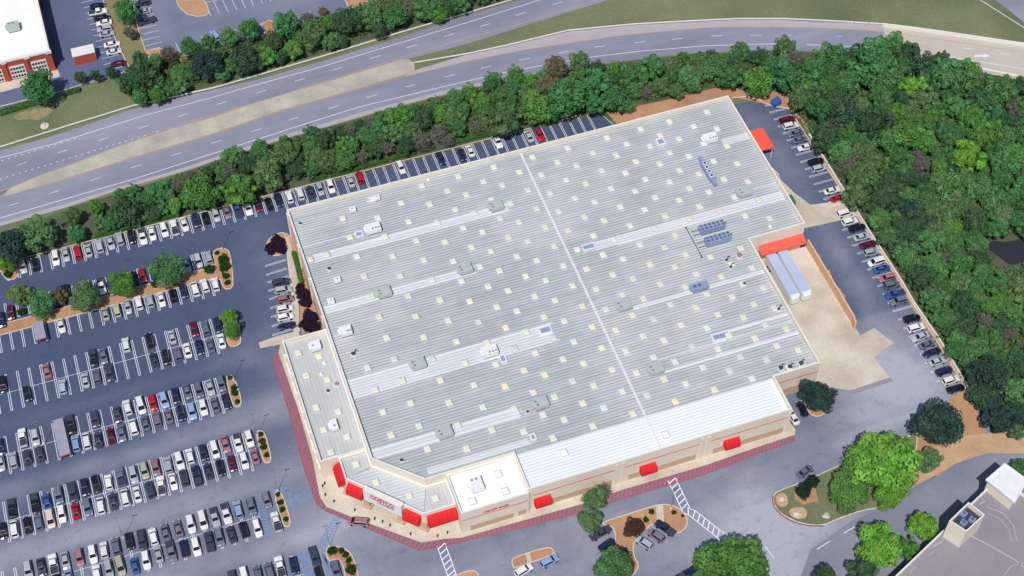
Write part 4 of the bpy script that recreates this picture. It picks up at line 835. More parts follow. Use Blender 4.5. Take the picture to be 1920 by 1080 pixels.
# ------------------------------------------------------------ cars
def hull(st, nseg=None):
    """st: list of (y, halfwidth, z_low, z_belt, z_crown)"""
    b = MB(); rings = []
    for y, hw, zl, zt, zc in st:
        rings.append([(-hw*.9, y, zl), (-hw, y, (zl+zt)/2-.05), (-hw*.97, y, zt-.08), (-hw*.8, y, zt), (0, y, zc), (hw*.8, y, zt), (hw*.97, y, zt-.08), (hw, y, (zl+zt)/2-.05), (hw*.9, y, zl)])
    for A, B in zip(rings, rings[1:]):
        for i in range(8): b.face([A[i], A[i+1], B[i+1], B[i]])
        b.face([A[8], A[0], B[0], B[8]])
    b.face(rings[0]); b.face(rings[-1][::-1]); return b
def cabin(b, yb0, yb1, yt0, yt1, hb, ht, zb, zt):
    lo = [(-hb, yb0, zb), (hb, yb0, zb), (hb, yb1, zb), (-hb, yb1, zb)]; hi = [(-ht, yt0, zt-.05), (ht, yt0, zt-.05), (ht, yt1, zt-.05), (-ht, yt1, zt-.05)]
    for i in range(4): j = (i+1) % 4; b.face([lo[i], lo[j], hi[j], hi[i]])
    c = [(x*.9, y-.07 if y > (yt0+yt1)/2 else y+.07, zt) for x, y, z in hi]
    for i in range(4): j = (i+1) % 4; b.face([hi[i], hi[j], c[j], c[i]])
    b.face(c)
    def glass(i, m0, m1):
        j = (i+1) % 4; A, B, C, D = (Vector(v) for v in (lo[i], lo[j], hi[j], hi[i])); n = (B-A).cross(D-A).normalized()*.012
        return [A.lerp(B, m0).lerp(D.lerp(C, m0), .10)+n, A.lerp(B, 1-m1).lerp(D.lerp(C, 1-m1), .10)+n, A.lerp(B, 1-m1).lerp(D.lerp(C, 1-m1), .93)+n, A.lerp(B, m0).lerp(D.lerp(C, m0), .93)+n]
    return {'rear_window': [glass(0, .06, .06)], 'windshield': [glass(2, .04, .04)], 'side_window': [glass(1, .08, .08), glass(3, .08, .08)]}
def car_proto(kind):
    t = thing(kind, 'x', kind)
    if kind == 'sedan':
        st = [(-2.36, .70, .32, .62, .64), (-2.3, .82, .25, .86, .90), (-1.7, .90, .2, .96, 1.0), (0, .92, .2, .95, .98), (1.0, .91, .2, .93, .98), (2.0, .86, .22, .76, .84), (2.3, .74, .26, .6, .66), (2.38, .6, .34, .5, .52)]
        cb = (-1.75, 1.15, -1.05, .35, .80, .60, .93, 1.43); wy = 1.38; hwid = .92
    elif kind == 'suv':
        st = [(-2.32, .78, .36, .8, .82), (-2.28, .88, .3, 1.02, 1.04), (0, .95, .25, 1.05, 1.08), (1.1, .95, .25, 1.03, 1.08), (2.0, .9, .28, .9, .98), (2.3, .8, .32, .7, .76), (2.38, .68, .4, .6, .62)]
        cb = (-2.2, 1.2, -1.95, .5, .86, .68, 1.02, 1.72); wy = 1.4; hwid = .95
    elif kind == 'minivan':
        st = [(-2.48, .82, .32, .8, .82), (-2.42, .93, .26, 1.05, 1.06), (0, .98, .22, 1.05, 1.08), (1.3, .97, .22, 1.0, 1.06), (2.2, .9, .25, .8, .88), (2.5, .72, .32, .6, .64)]
        cb = (-2.38, 1.75, -2.15, .75, .90, .70, 1.0, 1.75); wy = 1.5; hwid = .98
    else:
        st = [(-2.8, .86, .45, .7, .7), (-2.78, .95, .42, 1.08, 1.08), (0, .98, .35, 1.1, 1.1), (1.2, .98, .35, 1.1, 1.16), (2.4, .95, .35, 1.05, 1.12), (2.75, .85, .4, .8, .84), (2.8, .8, .5, .7, .7)]
        cb = (-.75, 1.35, -.55, .7, .88, .70, 1.08, 1.82); wy = 1.75; hwid = .98
    b = hull(st); gl = cabin(b, *cb); b.build('body', m_car, t)
    for nm, L_ in gl.items():
        for f in L_: q = MB(); q.face(f); q.build(nm, m_glass, t)
    if kind == 'pickup_truck':
        q = MB(); q.flat([(-.8, -2.65), (.8, -2.65), (.8, -.85), (-.8, -.85)], 1.13); q.ring([(-.85, -2.7), (.85, -2.7), (.85, -.8), (-.85, -.8)], .06, 1.08, 1.16); q.build('bed', m_dark, t)
    wm = MB(); n = 12; r_ = .34
    for i in range(n):
        a0, a1 = 2*math.pi*i/n, 2*math.pi*(i+1)/n
        wm.face([(-.11, math.cos(a0)*r_, math.sin(a0)*r_), (-.11, math.cos(a1)*r_, math.sin(a1)*r_), (.11, math.cos(a1)*r_, math.sin(a1)*r_), (.11, math.cos(a0)*r_, math.sin(a0)*r_)])
    for sx in (.11, -.11): wm.face([(sx, math.cos(2*math.pi*i/n)*r_, math.sin(2*math.pi*i/n)*r_) for i in range(n)][::(1 if sx > 0 else -1)])
    me = wm.mesh('wheel', m_black)
    for sx in (-1, 1):
        for sy in (-1, 1): q = link('wheel', me, t); q.location = (sx*(hwid-.09), sy*wy, r_)
    ylast = st[-1][0]
    for nm, y, mm in (('headlight', st[-3][0]+.12, m_lamp), ('taillight', st[1][0]-.02, m_tail)):
        for s_ in (-1, 1):
            q = MB(); zz = .66 if kind in ('sedan',) else .78; q.box(s_*.66-.14, s_*.66+.14, y-.08, y+.08, zz, zz+.12); q.build(nm, mm, t)
    return t
CAR = {k: car_proto(k) for k in ('sedan', 'suv', 'minivan', 'pickup_truck')}
used = {k: False for k in CAR}
PAL = {'w': ('white', (236, 238, 240)), 's': ('silver', (176, 182, 194)), 'g': ('grey', (104, 112, 134)), 'k': ('black', (30, 32, 42)), 'n': ('navy', (36, 44, 80)), 'b': ('blue', (58, 92, 158)), 'r': ('red', (184, 28, 44)),
       'm': ('maroon', (96, 24, 46)), 'y': ('dusty rose', (158, 112, 122)), 'p': ('purple-grey', (128, 116, 138)), 't': ('tan', (184, 180, 164)), 'l': ('light blue', (142, 166, 208)), 'c': ('pale pink', (232, 204, 196)), 'd': ('dark grey', (62, 68, 88))}
KN = {'sedan': 'sedan', 'suv': 'SUV', 'minivan': 'minivan', 'pickup_truck': 'pickup truck'}
def place_car(px, py, code, label, group, rz_=0, snap=None):
    colr = PAL[code[0]]; ty = {'u': 'suv', 'p': 'pickup_truck', 'v': 'minivan', 's': 'sedan'}.get(code[1:2]) or rnd.choice(['sedan', 'sedan', 'suv', 'sedan', 'suv'])
    p = G(px, py, .75)
    t = CAR[ty] if not used[ty] else copy_tree(CAR[ty]); used[ty] = True
    t.location = (p.x, p.y, .012 if snap is None else snap); t.rotation_euler.z = rz_+rnd.gauss(0, .028); s_ = rnd.uniform(.96, 1.05); t.scale = (s_, s_, rnd.uniform(.95, 1.03))
    rgb = lin(colr[1]); v = rnd.uniform(.85, 1.12)
    for ch in t.children:
        if ch.name.startswith('body'): ch.color = (min(rgb[0]*v, .85), min(rgb[1]*v, .85), min(rgb[2]*v, .86), 1)
    lb_ = label(colr[0], KN[ty]); lb_ = lb_ if len(lb_.split()) <= 16 else lb_.replace(' car from', ' from').replace(' truck', '')
    t['label'] = lb_; t['category'] = KN[ty] if ty != 'suv' else 'SUV'; t['group'] = group
def row(c, data, phrase, axis='x', rz0=0, end='right', flip=True, group=None, extra_=None):
    items = [(c[0]+x/4, c[1]+y/4, code) for x, y, code in data]
    if extra_: items += [(c2_[0]+x/4, c2_[1]+y/4, code) for c2_, L_ in extra_ for x, y, code in L_]
    items.sort(key=(lambda a: -a[0]) if end == 'right' else (lambda a: a[1]))
    for i, (x, y, code) in enumerate(items):
        fl = math.pi if (flip and rnd.random() < .25) else 0
        place_car(x, y, code, lambda cn, tn, i=i: f'{cn} {tn}, {ordinal(i)} car from the {"right" if end == "right" else "top"} {phrase}', group or 'cars parked in the store lot', rz0+fl)
row((0, 380), [(172, 478, 'su'), (262, 460, 'ku'), (418, 415, 'wu'), (493, 388, 'ss'), (580, 372, 'r'), (662, 357, 's'), (745, 325, 'su'), (828, 298, 's'), (897, 270, 's'), (988, 258, 'ku'), (1070, 255, 'wp'), (1140, 228, 'w'), (1230, 203, 'w'), (1307, 185, 'wp'), (1382, 160, 'ws'), (1470, 133, 'nu'), (1543, 112, 'k'), (1620, 92, 'su'), (1703, 68, 'ps'), (1780, 50, 'bp'), (1858, 35, 'wp')],
    'in the row along the hedge', rz0=math.pi, extra_=[((400, 200), [(335, 735, 'ms'), (415, 725, 'k'), (487, 700, 'n'), (570, 675, 'wu'), (650, 650, 'wu'), (730, 635, 'd'), (800, 617, 's'), (880, 597, 'wu'), (1030, 555, 's'), (1100, 530, 'ru'), (1405, 455, 'wu'), (1705, 385, 'n'), (1865, 360, 'n')]), ((840, 0), [(165, 1128, 'w'), (370, 1055, 'wp'), (605, 1018, 'ss'), (685, 1002, 'rp')])])
row((0, 380), [(10, 880, 'n'), (80, 825, 'mu'), (455, 680, 'd'), (500, 670, 'ku'), (655, 632, 's'), (760, 625, 'wp'), (838, 640, 'd'), (1000, 560, 'k'), (1070, 545, 'r'), (1155, 525, 'n'), (1400, 465, 'ls'), (1487, 435, 'su'), (1565, 410, 'su')], 'in the row above the mulch strip', rz0=math.pi)
row((0, 380), [(458, 920, 'ws'), (790, 830, 't'), (875, 805, 'tu'), (958, 780, 's'), (1040, 750, 'w'), (1125, 735, 's'), (1210, 725, 'ws'), (1298, 695, 'ku'), (1375, 665, 'nu'), (1462, 645, 'wv'), (1535, 620, 'w'), (1615, 610, 'wu')], 'in the row below the mulch strip')
row((0, 600), [(20, 485, 'kv'), (350, 380, 'ys'), (700, 285, 'kp'), (775, 270, 'g'), (945, 185, 'wu'), (1120, 150, 'ku'), (1290, 125, 'ss'), (1455, 70, 'm'), (1540, 60, 'g'), (1635, 40, 'nu')], 'upper side of the sparse double row', rz0=math.pi)
row((0, 600), [(205, 555, 'ku'), (470, 500, 'su'), (640, 450, 'ss'), (725, 420, 'g'), (820, 395, 'dp'), (1155, 295, 'd'), (1245, 280, 'ku'), (1333, 255, 'g'), (1405, 225, 'ws'), (1497, 205, 'n'), (1578, 190, 'gs'), (1660, 155, 'ws')], 'lower side of the sparse double row')
row((0, 600), [(5, 950, 'n'), (170, 880, 'wp'), (265, 880, 'su'), (530, 785, 'kp'), (712, 745, 'du'), (880, 710, 'd'), (955, 655, 'wu'), (1055, 640, 'wv'), (1145, 620, 'r'), (1230, 600, 'l'), (1315, 570, 'nu'), (1405, 535, 'g'), (1490, 525, 'gu'), (1575, 505, 's'), (1660, 478, 'gu')], 'upper side of the cart-shelter row', rz0=math.pi)
row((0, 600), [(5, 1070, 'ss'), (100, 1050, 's'), (205, 1025, 'd'), (300, 1000, 'd'), (568, 925, 'lu'), (650, 905, 'wv'), (735, 895, 'd'), (830, 865, 'ms'), (912, 850, 'g'), (1000, 800, 'wv'), (1090, 770, 'g'), (1177, 740, 'pu'), (1265, 720, 'p'), (1358, 700, 'n'), (1440, 685, 'lu'), (1525, 655, 'wu'), (1612, 635, 'g'), (1697, 610, 'n')], 'lower side of the cart-shelter row')
row((0, 810), [(90, 575, 'kp'), (262, 540, 'kp'), (350, 520, 'bs'), (440, 475, 'g'), (545, 450, 'dp'), (635, 415, 'nu'), (722, 390, 'kv'), (815, 375, 'wu'), (905, 335, 'gp'), (1000, 320, 'su'), (1083, 290, 'tu'), (1168, 265, 'yu'), (1260, 245, 'su'), (1345, 215, 'wu'), (1425, 180, 'wu'), (1525, 155, 'nu'), (1610, 130, 'wv'), (1690, 90, 'y'), (1785, 80, 'wp'), (1870, 50, 'wu')], 'upper side of the third double row', rz0=math.pi)
row((0, 810), [(20, 740, 'ks'), (107, 725, 'wv'), (205, 695, 'ks'), (288, 675, 'gu'), (378, 650, 'cv'), (463, 615, 'wu'), (567, 590, 'rs'), (655, 565, 'g'), (755, 550, 'wv'), (850, 515, 'd'), (938, 490, 'wv'), (1028, 465, 'w'), (1125, 430, 'du'), (1208, 400, 'wp'), (1298, 370, 'ws'), (1380, 340, 'd'), (1475, 325, 'np'), (1562, 290, 'd'), (1655, 270, 'k'), (1740, 235, 'm'), (1832, 215, 'wu'), (1912, 180, 'y')], 'lower side of the third double row')
row((0, 810), [(210, 1035, 'su'), (310, 1012, 'd'), (400, 990, 'wp'), (490, 965, 's'), (595, 940, 'y'), (695, 915, 'wu'), (780, 885, 'wu'), (870, 855, 'gu'), (970, 820, 'ku'), (1065, 810, 'dp'), (1150, 785, 'wu'), (1240, 750, 'g'), (1335, 722, 'p'), (1430, 690, 'wu'), (1520, 660, 'wv'), (1610, 640, 'sp'), (1695, 610, 'wp'), (1785, 580, 'l')], 'upper side of the blue-bay row', rz0=math.pi, extra_=[((400, 810), [(285, 558, 'gu'), (400, 510, 'pu')])])
row((0, 810), [(425, 1118, 'k'), (515, 1085, 'l'), (725, 1062, 'wu'), (815, 1028, 's'), (900, 1000, 'tv'), (1010, 1000, 'bs'), (1095, 960, 'wu'), (1187, 915, 's'), (1283, 895, 'pp'), (1380, 870, 'nu'), (1470, 860, 'wu'), (1570, 820, 'dp'), (1645, 790, 'g'), (1735, 765, 'd'), (1828, 730, 'ku')], 'lower side of the blue-bay row', extra_=[((400, 810), [(330, 722, 'wu'), (472, 670, 'wp')])])
row((400, 810), [(145, 1105, 'd'), (232, 1078, 'w'), (335, 1062, 'gu'), (420, 1042, 'gu'), (500, 1010, 'wp'), (605, 1002, 'nu'), (758, 935, 'dp')], 'in the bottommost upper row', rz0=math.pi, extra_=[((0, 810), [(1830, 1075, 'w')])][:0])
row((400, 810), [(795, 1078, 'k'), (920, 1035, 'gu')], 'in the bottommost lower row')
row((400, 380), [(510, 595, 'du'), (525, 655, 's'), (540, 722, 'yu'), (535, 795, 'wu'), (540, 857, 'w'), (548, 922, 'n')], 'in the short column beside the store', rz0=-math.pi/2-.07, end='top', group='cars parked along the west wall')
row((1280, 160), [(785, 257, 'mu'), (810, 302, 'wu'), (845, 355, 'g'), (880, 405, 'g'), (920, 462, 'ws'), (1000, 572, 'k'), (1025, 622, 's'), (1120, 787, 'ws'), (1165, 842, 'rs'), (1220, 955, 'wv'), (1255, 1022, 'wu'), (1310, 1068, 'ku')], 'in the column by the woods', rz0=-math.pi/2, end='top', group='cars parked along the woods',
    extra_=[((1280, 400), [(1345, 175, 'ss'), (1392, 230, 'ms'), (1415, 293, 'su'), (1455, 362, 'wv'), (1495, 412, 'b'), (1532, 482, 'yu'), (1568, 535, 'g'), (1592, 605, 'bp'), (1620, 655, 'g'), (1720, 787, 'ku'), (1750, 857, 'wu'), (1780, 925, 's'), (1835, 982, 'g'), (1868, 1042, 'n')]), ((1440, 640), [(1270, 150, 'ss'), (1322, 222, 'n'), (1370, 290, 'w'), (1410, 352, 'k')])])
row((0, 0), [(730, 40, 'ks'), (735, 90, 'wp'), (765, 130, 'k'), (780, 168, 'ws'), (785, 215, 's'), (800, 252, 'ss'), (840, 330, 'ws'), (855, 385, 'ws'), (885, 474, 'm')], 'in the column facing the dry grass', rz0=-math.pi/2-.1, end='top', group='cars across the highway')
row((0, 0), [(1068, 22, 'd'), (1075, 88, 'ss'), (1100, 157, 'dp')], 'in the column right of the dry grass strip', rz0=math.pi/2, end='top', group='cars across the highway')
for x, y, code, lb, a in ((300, 15, 'n', 'parked in the shade of the brick shop', 0), (1615, 265, 'l', 'parked behind the tree belt across the highway', .2)): place_car(x/4, y/4, code, lambda c_, t_, lb=lb: f'{c_} {t_} {lb}', 'cars across the highway', a)
for x, y, code, lb, a in ((840+142, 810+259, 'wu', 'below the small twin mulch island, left one', -1.3), (840+190, 810+242, 'lu', 'below the small twin mulch island, right one', -1.3), (840+286, 810+189, 'dp', 'nosed to the brown island, upper of two by the olive tree', -1.35),
    (840+298, 810+211, 'nu', 'nosed to the brown island, lower of two by the olive tree', -1.3), (840+368, 810+208, 'su', 'in the angled bays of the brown island, nearest the dead shrub', .55), (840+390, 810+194, 'pu', 'in the angled bays of the brown island, middle one', .55), (840+407, 810+180, 'np', 'in the angled bays of the brown island, beside the path', .55),
    (840+323, 810+228, 'd', 'half hidden behind the round green tree at the bottom', -1.2), (840+460, 810+257, 'n', 'left of the big dark green tree at the bottom edge', -1.3), (840+440, 810+269, 'd', 'at the bottom edge left of the big green tree', -1.3), (400+272, 810+168, 'yv', 'driving past the store entrance on the red fire lane', 1.02+.1),
    (1240+270, 810+73, 'g', 'beside the dark shrubs at the grass island', -1.25), (1440+64, 640+126, 'ku', 'in the nook at the store\'s south-east corner', 0), (1440+47, 640+141, 'w', 'tucked against the store\'s south-east corner', 0)):
    place_car(x, y, code, lambda c_, t_, lb=lb: f'{c_} {t_} {lb}', 'cars around the south drive', a)
# cart shelters
m_cart = mat('cart_shelter_roof', (146, 148, 172), (166, 164, 182), scale=.5, fine=.06)
def shelter(lb, x, y, l_):
    t = thing('cart_shelter', lb, 'cart shelter', (x, y, 0), .02)
    b = MB(); b.box(-1.35, 1.35, -l_/2, l_/2, 2.3, 2.4); b.build('roof', m_cart, t)
    b = MB()
    for sx in (-1.3, 1.3):
        for k in range(4): yy = -l_/2+.2+k*(l_-.4)/3; b.box(sx-.05, sx+.05, yy-.05, yy+.05, 0, 2.3)
        b.box(sx-.03, sx+.03, -l_/2+.2, l_/2-.2, .5, .6); b.box(sx-.03, sx+.03, -l_/2+.2, l_/2-.2, 1.0, 1.1)
    b.build('frame', m_pole, t)
    b = MB(); b.box(-1.4, 1.4, -l_/2-.08, -l_/2-.003, 2.15, 2.5); b.build('end_panel', mat('faded_red_panel', (196, 96, 92), fine=.08), t)
shelter('grey cart shelter with red end panel below the mulch strip', -129.6, 34.3, 5.8); shelter('long grey cart shelter with red end panel in the second double row', -129.4, -.2, 11)
# lamp posts
def lamp(lb, px, py, h=10, name='lamp_post', base=None):
    p = base if base is not None else G(px, py, 0); t = thing(name, lb, 'lamp post', (p[0], p[1], 0), 0, 'tall parking lot lamp posts')
    b = MB(); b.cyl((0, 0), .28, 0, .8, 12); b.build('base', m_kerb, t)
    b = MB(); b.tube((0, 0, .8), (0, 0, h), .07, .045); b.build('pole', m_pole, t)
    b = MB(); b.box(-.6, -.15, -.12, .12, h-.05, h+.06); b.box(.15, .6, -.12, .12, h-.05, h+.06); b.box(-.2, .2, -.05, .05, h, h+.06); b.build('lamp_head', m_pole, t)
lamp('lamp post on the tip of the two-shrub island, second double row', 438, 714); lamp('lamp post beside the long cart shelter', 84, 833); lamp('lamp post at the top of the shrub island by the hedge row', 417, 468)
lamp('lamp post on the island beside the third double row', 483, 818); lamp('lamp post on the island beside the blue bays', 521, 922); lamp('lamp post at the bottom left between two double rows', 232, 1010)
lamp('lamp post on the round brown island by the crosswalk', 1258, 955, 9); lamp('lamp post on the kidney shaped island by the entrance lane', 618, 1025, 10)
p = G(84, 237); lamp('tall thin pole on a white footing in the grass by the highway', 84, 237, 13); tt = bpy.data.objects[-1] if False else None
b = MB(); b.cyl((p.x, p.y), 1.3, 0, .3, 8); tag(b.build('footing', m_kerb), 'octagonal white concrete footing in the grass beside the highway', 'footing')
lamp('thin pole rising from the tree belt beyond the highway', 433, 108, 12)
# bollards and boulders
bm_ = MB(); bm_.cyl((0, 0), .16, 0, 1.0, 10); bme = bm_.mesh('bollard', mat('dark_bollard', (70, 60, 70), fine=.1))
for i, (x, y) in enumerate(((820, 400), (840, 465), (905, 515), (1060, 580), (1210, 645), (1268, 668), (1325, 695), (1478, 760), (1680, 775), (1755, 750), (835, 380))):
    p = G(400+x/4, 810+y/4+3, .15); o_ = link('bollard', bme); o_.location = (p.x, p.y, .15); tag(o_, f'dark bollard in front of the entrance, {ordinal(i if i < 10 else 0)} from the left' if i < 10 else 'dark bollard close to the west end of the entrance kerb', 'bollard', 'bollards outside the entrance')
def rock(lb, px, py, r, name='boulder'):
    bmh = bmesh.new(); bmesh.ops.create_icosphere(bmh, subdivisions=3, radius=r)
    for v in bmh.verts:
        q = v.co*1.4/r; f = .8+.25*math.sin(q.x*2.3+px)*math.cos(q.y*2.9+py)+.1*math.sin(q.z*5); v.co = Vector((v.co.x*f*1.2, v.co.y*f, max(v.co.z*f*.7, -.05)))
    me = bpy.data.meshes.new(name); bmh.to_mesh(me); bmh.free(); me.materials.append(m_rock); o_ = link(name, me); p = G(px, py, .3); o_.location = (p.x, p.y, .1); tag(o_, lb, 'boulder', 'pale boulders on the grass island')
rock('pale boulder at the western tip of the grass island', 1466, 935, .9); rock('largest pale boulder, on the south side of the grass island', 1495, 963, 1.1); rock('pale boulder near the olive tree on the grass island', 1549, 967, .9)
# ------------------------------------------------------------ trees
def crown_mesh(seed, shape='round', R=4.0, n=4200, leaf=.29):
    r = random.Random(seed); V = []; F = []; var = []; hue = []
    lob = []
    nl = {'round': 30, 'loose': 26, 'tall': 26}.get(shape, 28)
    for i in range(nl):
        a = i*2.39996; z = 1-1.75*(i+.5)/nl+r.uniform(-.1, .1); z = max(-.8, min(1, z)); q = math.sqrt(max(0, 1-z*z)); k = r.uniform(.48, .90) if shape != 'loose' else r.uniform(.42, 1.02)
        if z > .75: k *= .9
        c = Vector((math.cos(a)*q*k, math.sin(a)*q*k, z*k*.92)); lob.append((c, r.uniform(.18, .38) if shape != 'loose' else r.uniform(.14, .30), r.uniform(.78, 1.22), r.uniform(-.012, .016)))
    lob.append((Vector((0, 0, 0)), .60, .8, 0))
    if shape == 'tall': lob = [(Vector((c.x*.8, c.y*.8, c.z*1.25)), s_, v, h) for c, s_, v, h in lob]
    tot = sum(s_*s_ for _, s_, _, _ in lob)
    for c, s_, v, h in lob:
        m_ = int(n*s_*s_/tot)
        for _ in range(m_):
            d = Vector((r.gauss(0, 1), r.gauss(0, 1), r.gauss(.25, 1))).normalized(); rr = s_*r.uniform(.82, 1.06)*(1+.12*math.sin(d.x*7+c.x*9)*math.cos(d.y*6))
            p = (c+d*rr)*R
            nrm = (d+Vector((r.gauss(0, .42), r.gauss(0, .42), r.gauss(0, .42)))).normalized(); u = nrm.orthogonal().normalized(); w_ = nrm.cross(u); an_ = r.uniform(0, 6.28)
            u, w_ = u*math.cos(an_)+w_*math.sin(an_), w_*math.cos(an_)-u*math.sin(an_)
            sz = leaf*r.uniform(.6, 1.35); i0 = len(V)
            V += [tuple(p-u*sz), tuple(p-w_*sz*.6), tuple(p+u*sz), tuple(p+w_*sz*.6)]; F.append((i0, i0+1, i0+2, i0+3))
            var.append(v*r.uniform(.8, 1.2)); hue.append(.5+h+r.uniform(-.012, .012))
    me = bpy.data.meshes.new('crown'); me.from_pydata(V, [], F); me.materials.append(m_leaf)
    a1 = me.attributes.new('var', 'FLOAT', 'FACE'); a1.data.foreach_set('value', var); a2 = me.attributes.new('hue', 'FLOAT', 'FACE'); a2.data.foreach_set('value', hue)
    return me
def trunk_mesh(seed, H=5.6, bare=False):
    r = random.Random(seed); b = MB(); pts = [Vector((0, 0, 0))]
    for i in range(4): pts.append(pts[-1]+Vector((r.uniform(-.15, .15), r.uniform(-.15, .15), H/4)))
    for i in range(4): b.tube(pts[i], pts[i+1], .26-.045*i, .26-.045*(i+1), 8)
    nb = 16 if bare else 6
    for i in range(nb):
        a = i*2.4+r.uniform(-.3, .3); t = r.uniform(.35, 1); s_ = Vector((pts[3].x*t, pts[3].y*t, H*t)); L_ = r.uniform(2.0, 3.4)
        d = Vector((math.cos(a), math.sin(a), r.uniform(.35, 1.1))).normalized(); m_ = s_+d*L_*.5+Vector((0, 0, .1)); e = s_+d*L_+Vector((0, 0, .4)); b.tube(s_, m_, .1, .07, 5); b.tube(m_, e, .07, .03, 5)
        if bare:
            for k in range(16):
                q = s_.lerp(e, r.uniform(.3, 1)); dd = (d+Vector((r.gauss(0, .7), r.gauss(0, .7), r.gauss(0, .5)))).normalized(); l2 = r.uniform(.6, 1.7); q2 = q+dd*l2; b.tube(q, q2, .035, .012, 3)
                for kk in range(4):
                    q3 = q.lerp(q2, r.uniform(.3, 1)); d3 = (dd+Vector((r.gauss(0, .7), r.gauss(0, .7), r.gauss(0, .6)))).normalized(); b.tube(q3, q3+d3*r.uniform(.4, .9), .018, .01, 3)
    return b.mesh('trunk' if not bare else 'branches', m_bark if not bare else m_twig)
CR = [crown_mesh(1), crown_mesh(2), crown_mesh(3, 'loose'), crown_mesh(4, 'tall'), crown_mesh(5, 'loose'), crown_mesh(6)]
CRB = [crown_mesh(11, n=9000, leaf=.21), crown_mesh(12, n=6500, leaf=.24)]
CRS = [crown_mesh(21, n=1500, leaf=.5)]
TR = [trunk_mesh(1), trunk_mesh(2)]; BT = [trunk_mesh(5, 5.2, True), trunk_mesh(6, 5.2, True)]
TCOL = {'l': ('bright green', (108, 156, 80)), 'g': ('mid-green', (90, 132, 84)), 'e': ('emerald-green', (78, 128, 80)), 'd': ('dark green', (72, 100, 72)), 'o': ('olive-green', (100, 128, 86)), 'k': ('very dark blue-green', (56, 80, 74)), 'b': ('bare grey', (130, 122, 116)), 'n': ('brownish', (112, 104, 84)), 'x': ('vivid yellow-green', (128, 176, 76)), 'u': ('dark purple-leaved', (58, 42, 58))}
def mpp(px, py): return (G(px+1, py, 3)-G(px, py, 3)).length
def tree(px, py, r, c, label, group, big=False, name=None, sub=1.0):
    R = r*mpp(px, py)*sub; s_ = R/4.0*1.12; zc = 5.6*s_; p = G(px, py, zc)
    bare = c == 'b'; cname, rgb = TCOL[c]
    t = thing(name or ('bare_tree' if bare else 'broadleaf_tree'), label, 'tree', (p.x, p.y, 0), rnd.uniform(0, 6.28), group)
    t.scale = (s_*rnd.uniform(.86, 1.14), s_*rnd.uniform(.86, 1.14), s_*rnd.uniform(.92, 1.12))
    if bare:
        o_ = link('branches', rnd.choice(BT), t)
        o_ = link('crown', CR[2], t); o_.location.z = 5.4; k = .62; o_.scale = (k, k, k); v = lin((124, 128, 116)); o_.color = (*v, 1)
    else:
        o_ = link('crown', rnd.choice(CRB if big else CR), t); o_.location.z = 5.6
        k = rnd.uniform(1.2, 1.62)*(.78 if c in 'xl' else 1); v = lin(rgb); o_.color = (v[0]*k*rnd.uniform(.93, 1.07), v[1]*k, v[2]*k*rnd.uniform(.9, 1.1), 1)
        link('trunk', rnd.choice(TR), t)
    return t
N1 = [(90, 1050, 120, 'k'), (300, 950, 112, 'o'), (550, 830, 65, 'o'), (585, 950, 62, 'e'), (710, 760, 65, 'l'), (740, 870, 50, 'o'), (835, 880, 60, 'e'), (930, 790, 105, 'd'), (1070, 830, 42, 'o'), (900, 650, 40, 'e'), (990, 640, 50, 'g'), (1090, 690, 60, 'g'), (1200, 640, 70, 'e'), (1150, 800, 50, 'd'), (1320, 750, 60, 'l'), (1500, 640, 125, 'l'), (1430, 510, 45, 'b'), (1560, 500, 45, 'd'), (1650, 490, 50, 'g'), (1750, 390, 70, 'g'), (1790, 600, 125, 'l')]
N2 = [(350, 330, 75, 'g'), (415, 520, 105, 'o'), (530, 260, 45, 'g'), (530, 360, 80, 'o'), (620, 320, 45, 'l'), (740, 190, 50, 'e'), (740, 290, 60, 'g'), (830, 230, 90, 'd'), (940, 200, 55, 'd'), (1140, 210, 60, 'e'), (1230, 160, 60, 'e'), (1250, 90, 50, 'g'), (960, 290, 60, 'l'), (1040, 280, 60, 'g'), (830, 410, 80, 'o'), (745, 460, 60, 'g'), (980, 410, 75, 'g'), (890, 460, 45, 'b'), (1110, 390, 60, 'b'), (1400, 90, 95, 'l'), (1360, 190, 70, 'o'), (1300, 300, 70, 'b'), (1200, 330, 60, 'd'), (1480, 180, 70, 'o'), (1560, 100, 80, 'd'), (1560, 260, 80, 'b'), (1700, 200, 85, 'b'), (1730, 60, 70, 'l'), (1840, 150, 65, 'g'), (1760, 250, 60, 'b'), (620, 480, 55, 'd'), (1450, 300, 60, 'd')]
N3 = [(60, 740, 70, 'g'), (30, 870, 80, 'o'), (170, 700, 70, 'l'), (250, 760, 65, 'l'), (120, 830, 60, 'e'), (215, 950, 70, 'b'), (330, 640, 75, 'g'), (345, 590, 60, 'g'), (410, 870, 135, 'o'), (515, 575, 75, 'l'), (490, 670, 60, 'e'), (615, 620, 60, 'l'), (650, 800, 120, 'l'), (710, 580, 45, 'g'), (810, 510, 75, 'n'), (760, 640, 70, 'n'), (985, 460, 80, 'o'), (890, 750, 125, 'e'), (1100, 630, 100, 'e'), (1090, 780, 85, 'e'), (1120, 510, 50, 'd'), (1240, 520, 50, 'l'), (1250, 740, 90, 'e'), (1350, 790, 50, 'o'), (1230, 630, 60, 'd'), (1360, 570, 80, 'g'), (1400, 680, 60, 'g'), (1540, 490, 90, 'e'), (1480, 700, 50, 'b'), (1600, 650, 60, 'o'), (1680, 560, 55, 'g'), (1710, 680, 60, 'o'), (1800, 570, 75, 'g'), (1760, 430, 40, 'l'), (1900, 440, 50, 'd'), (1850, 650, 55, 'g'), (1880, 560, 60, 'o')]
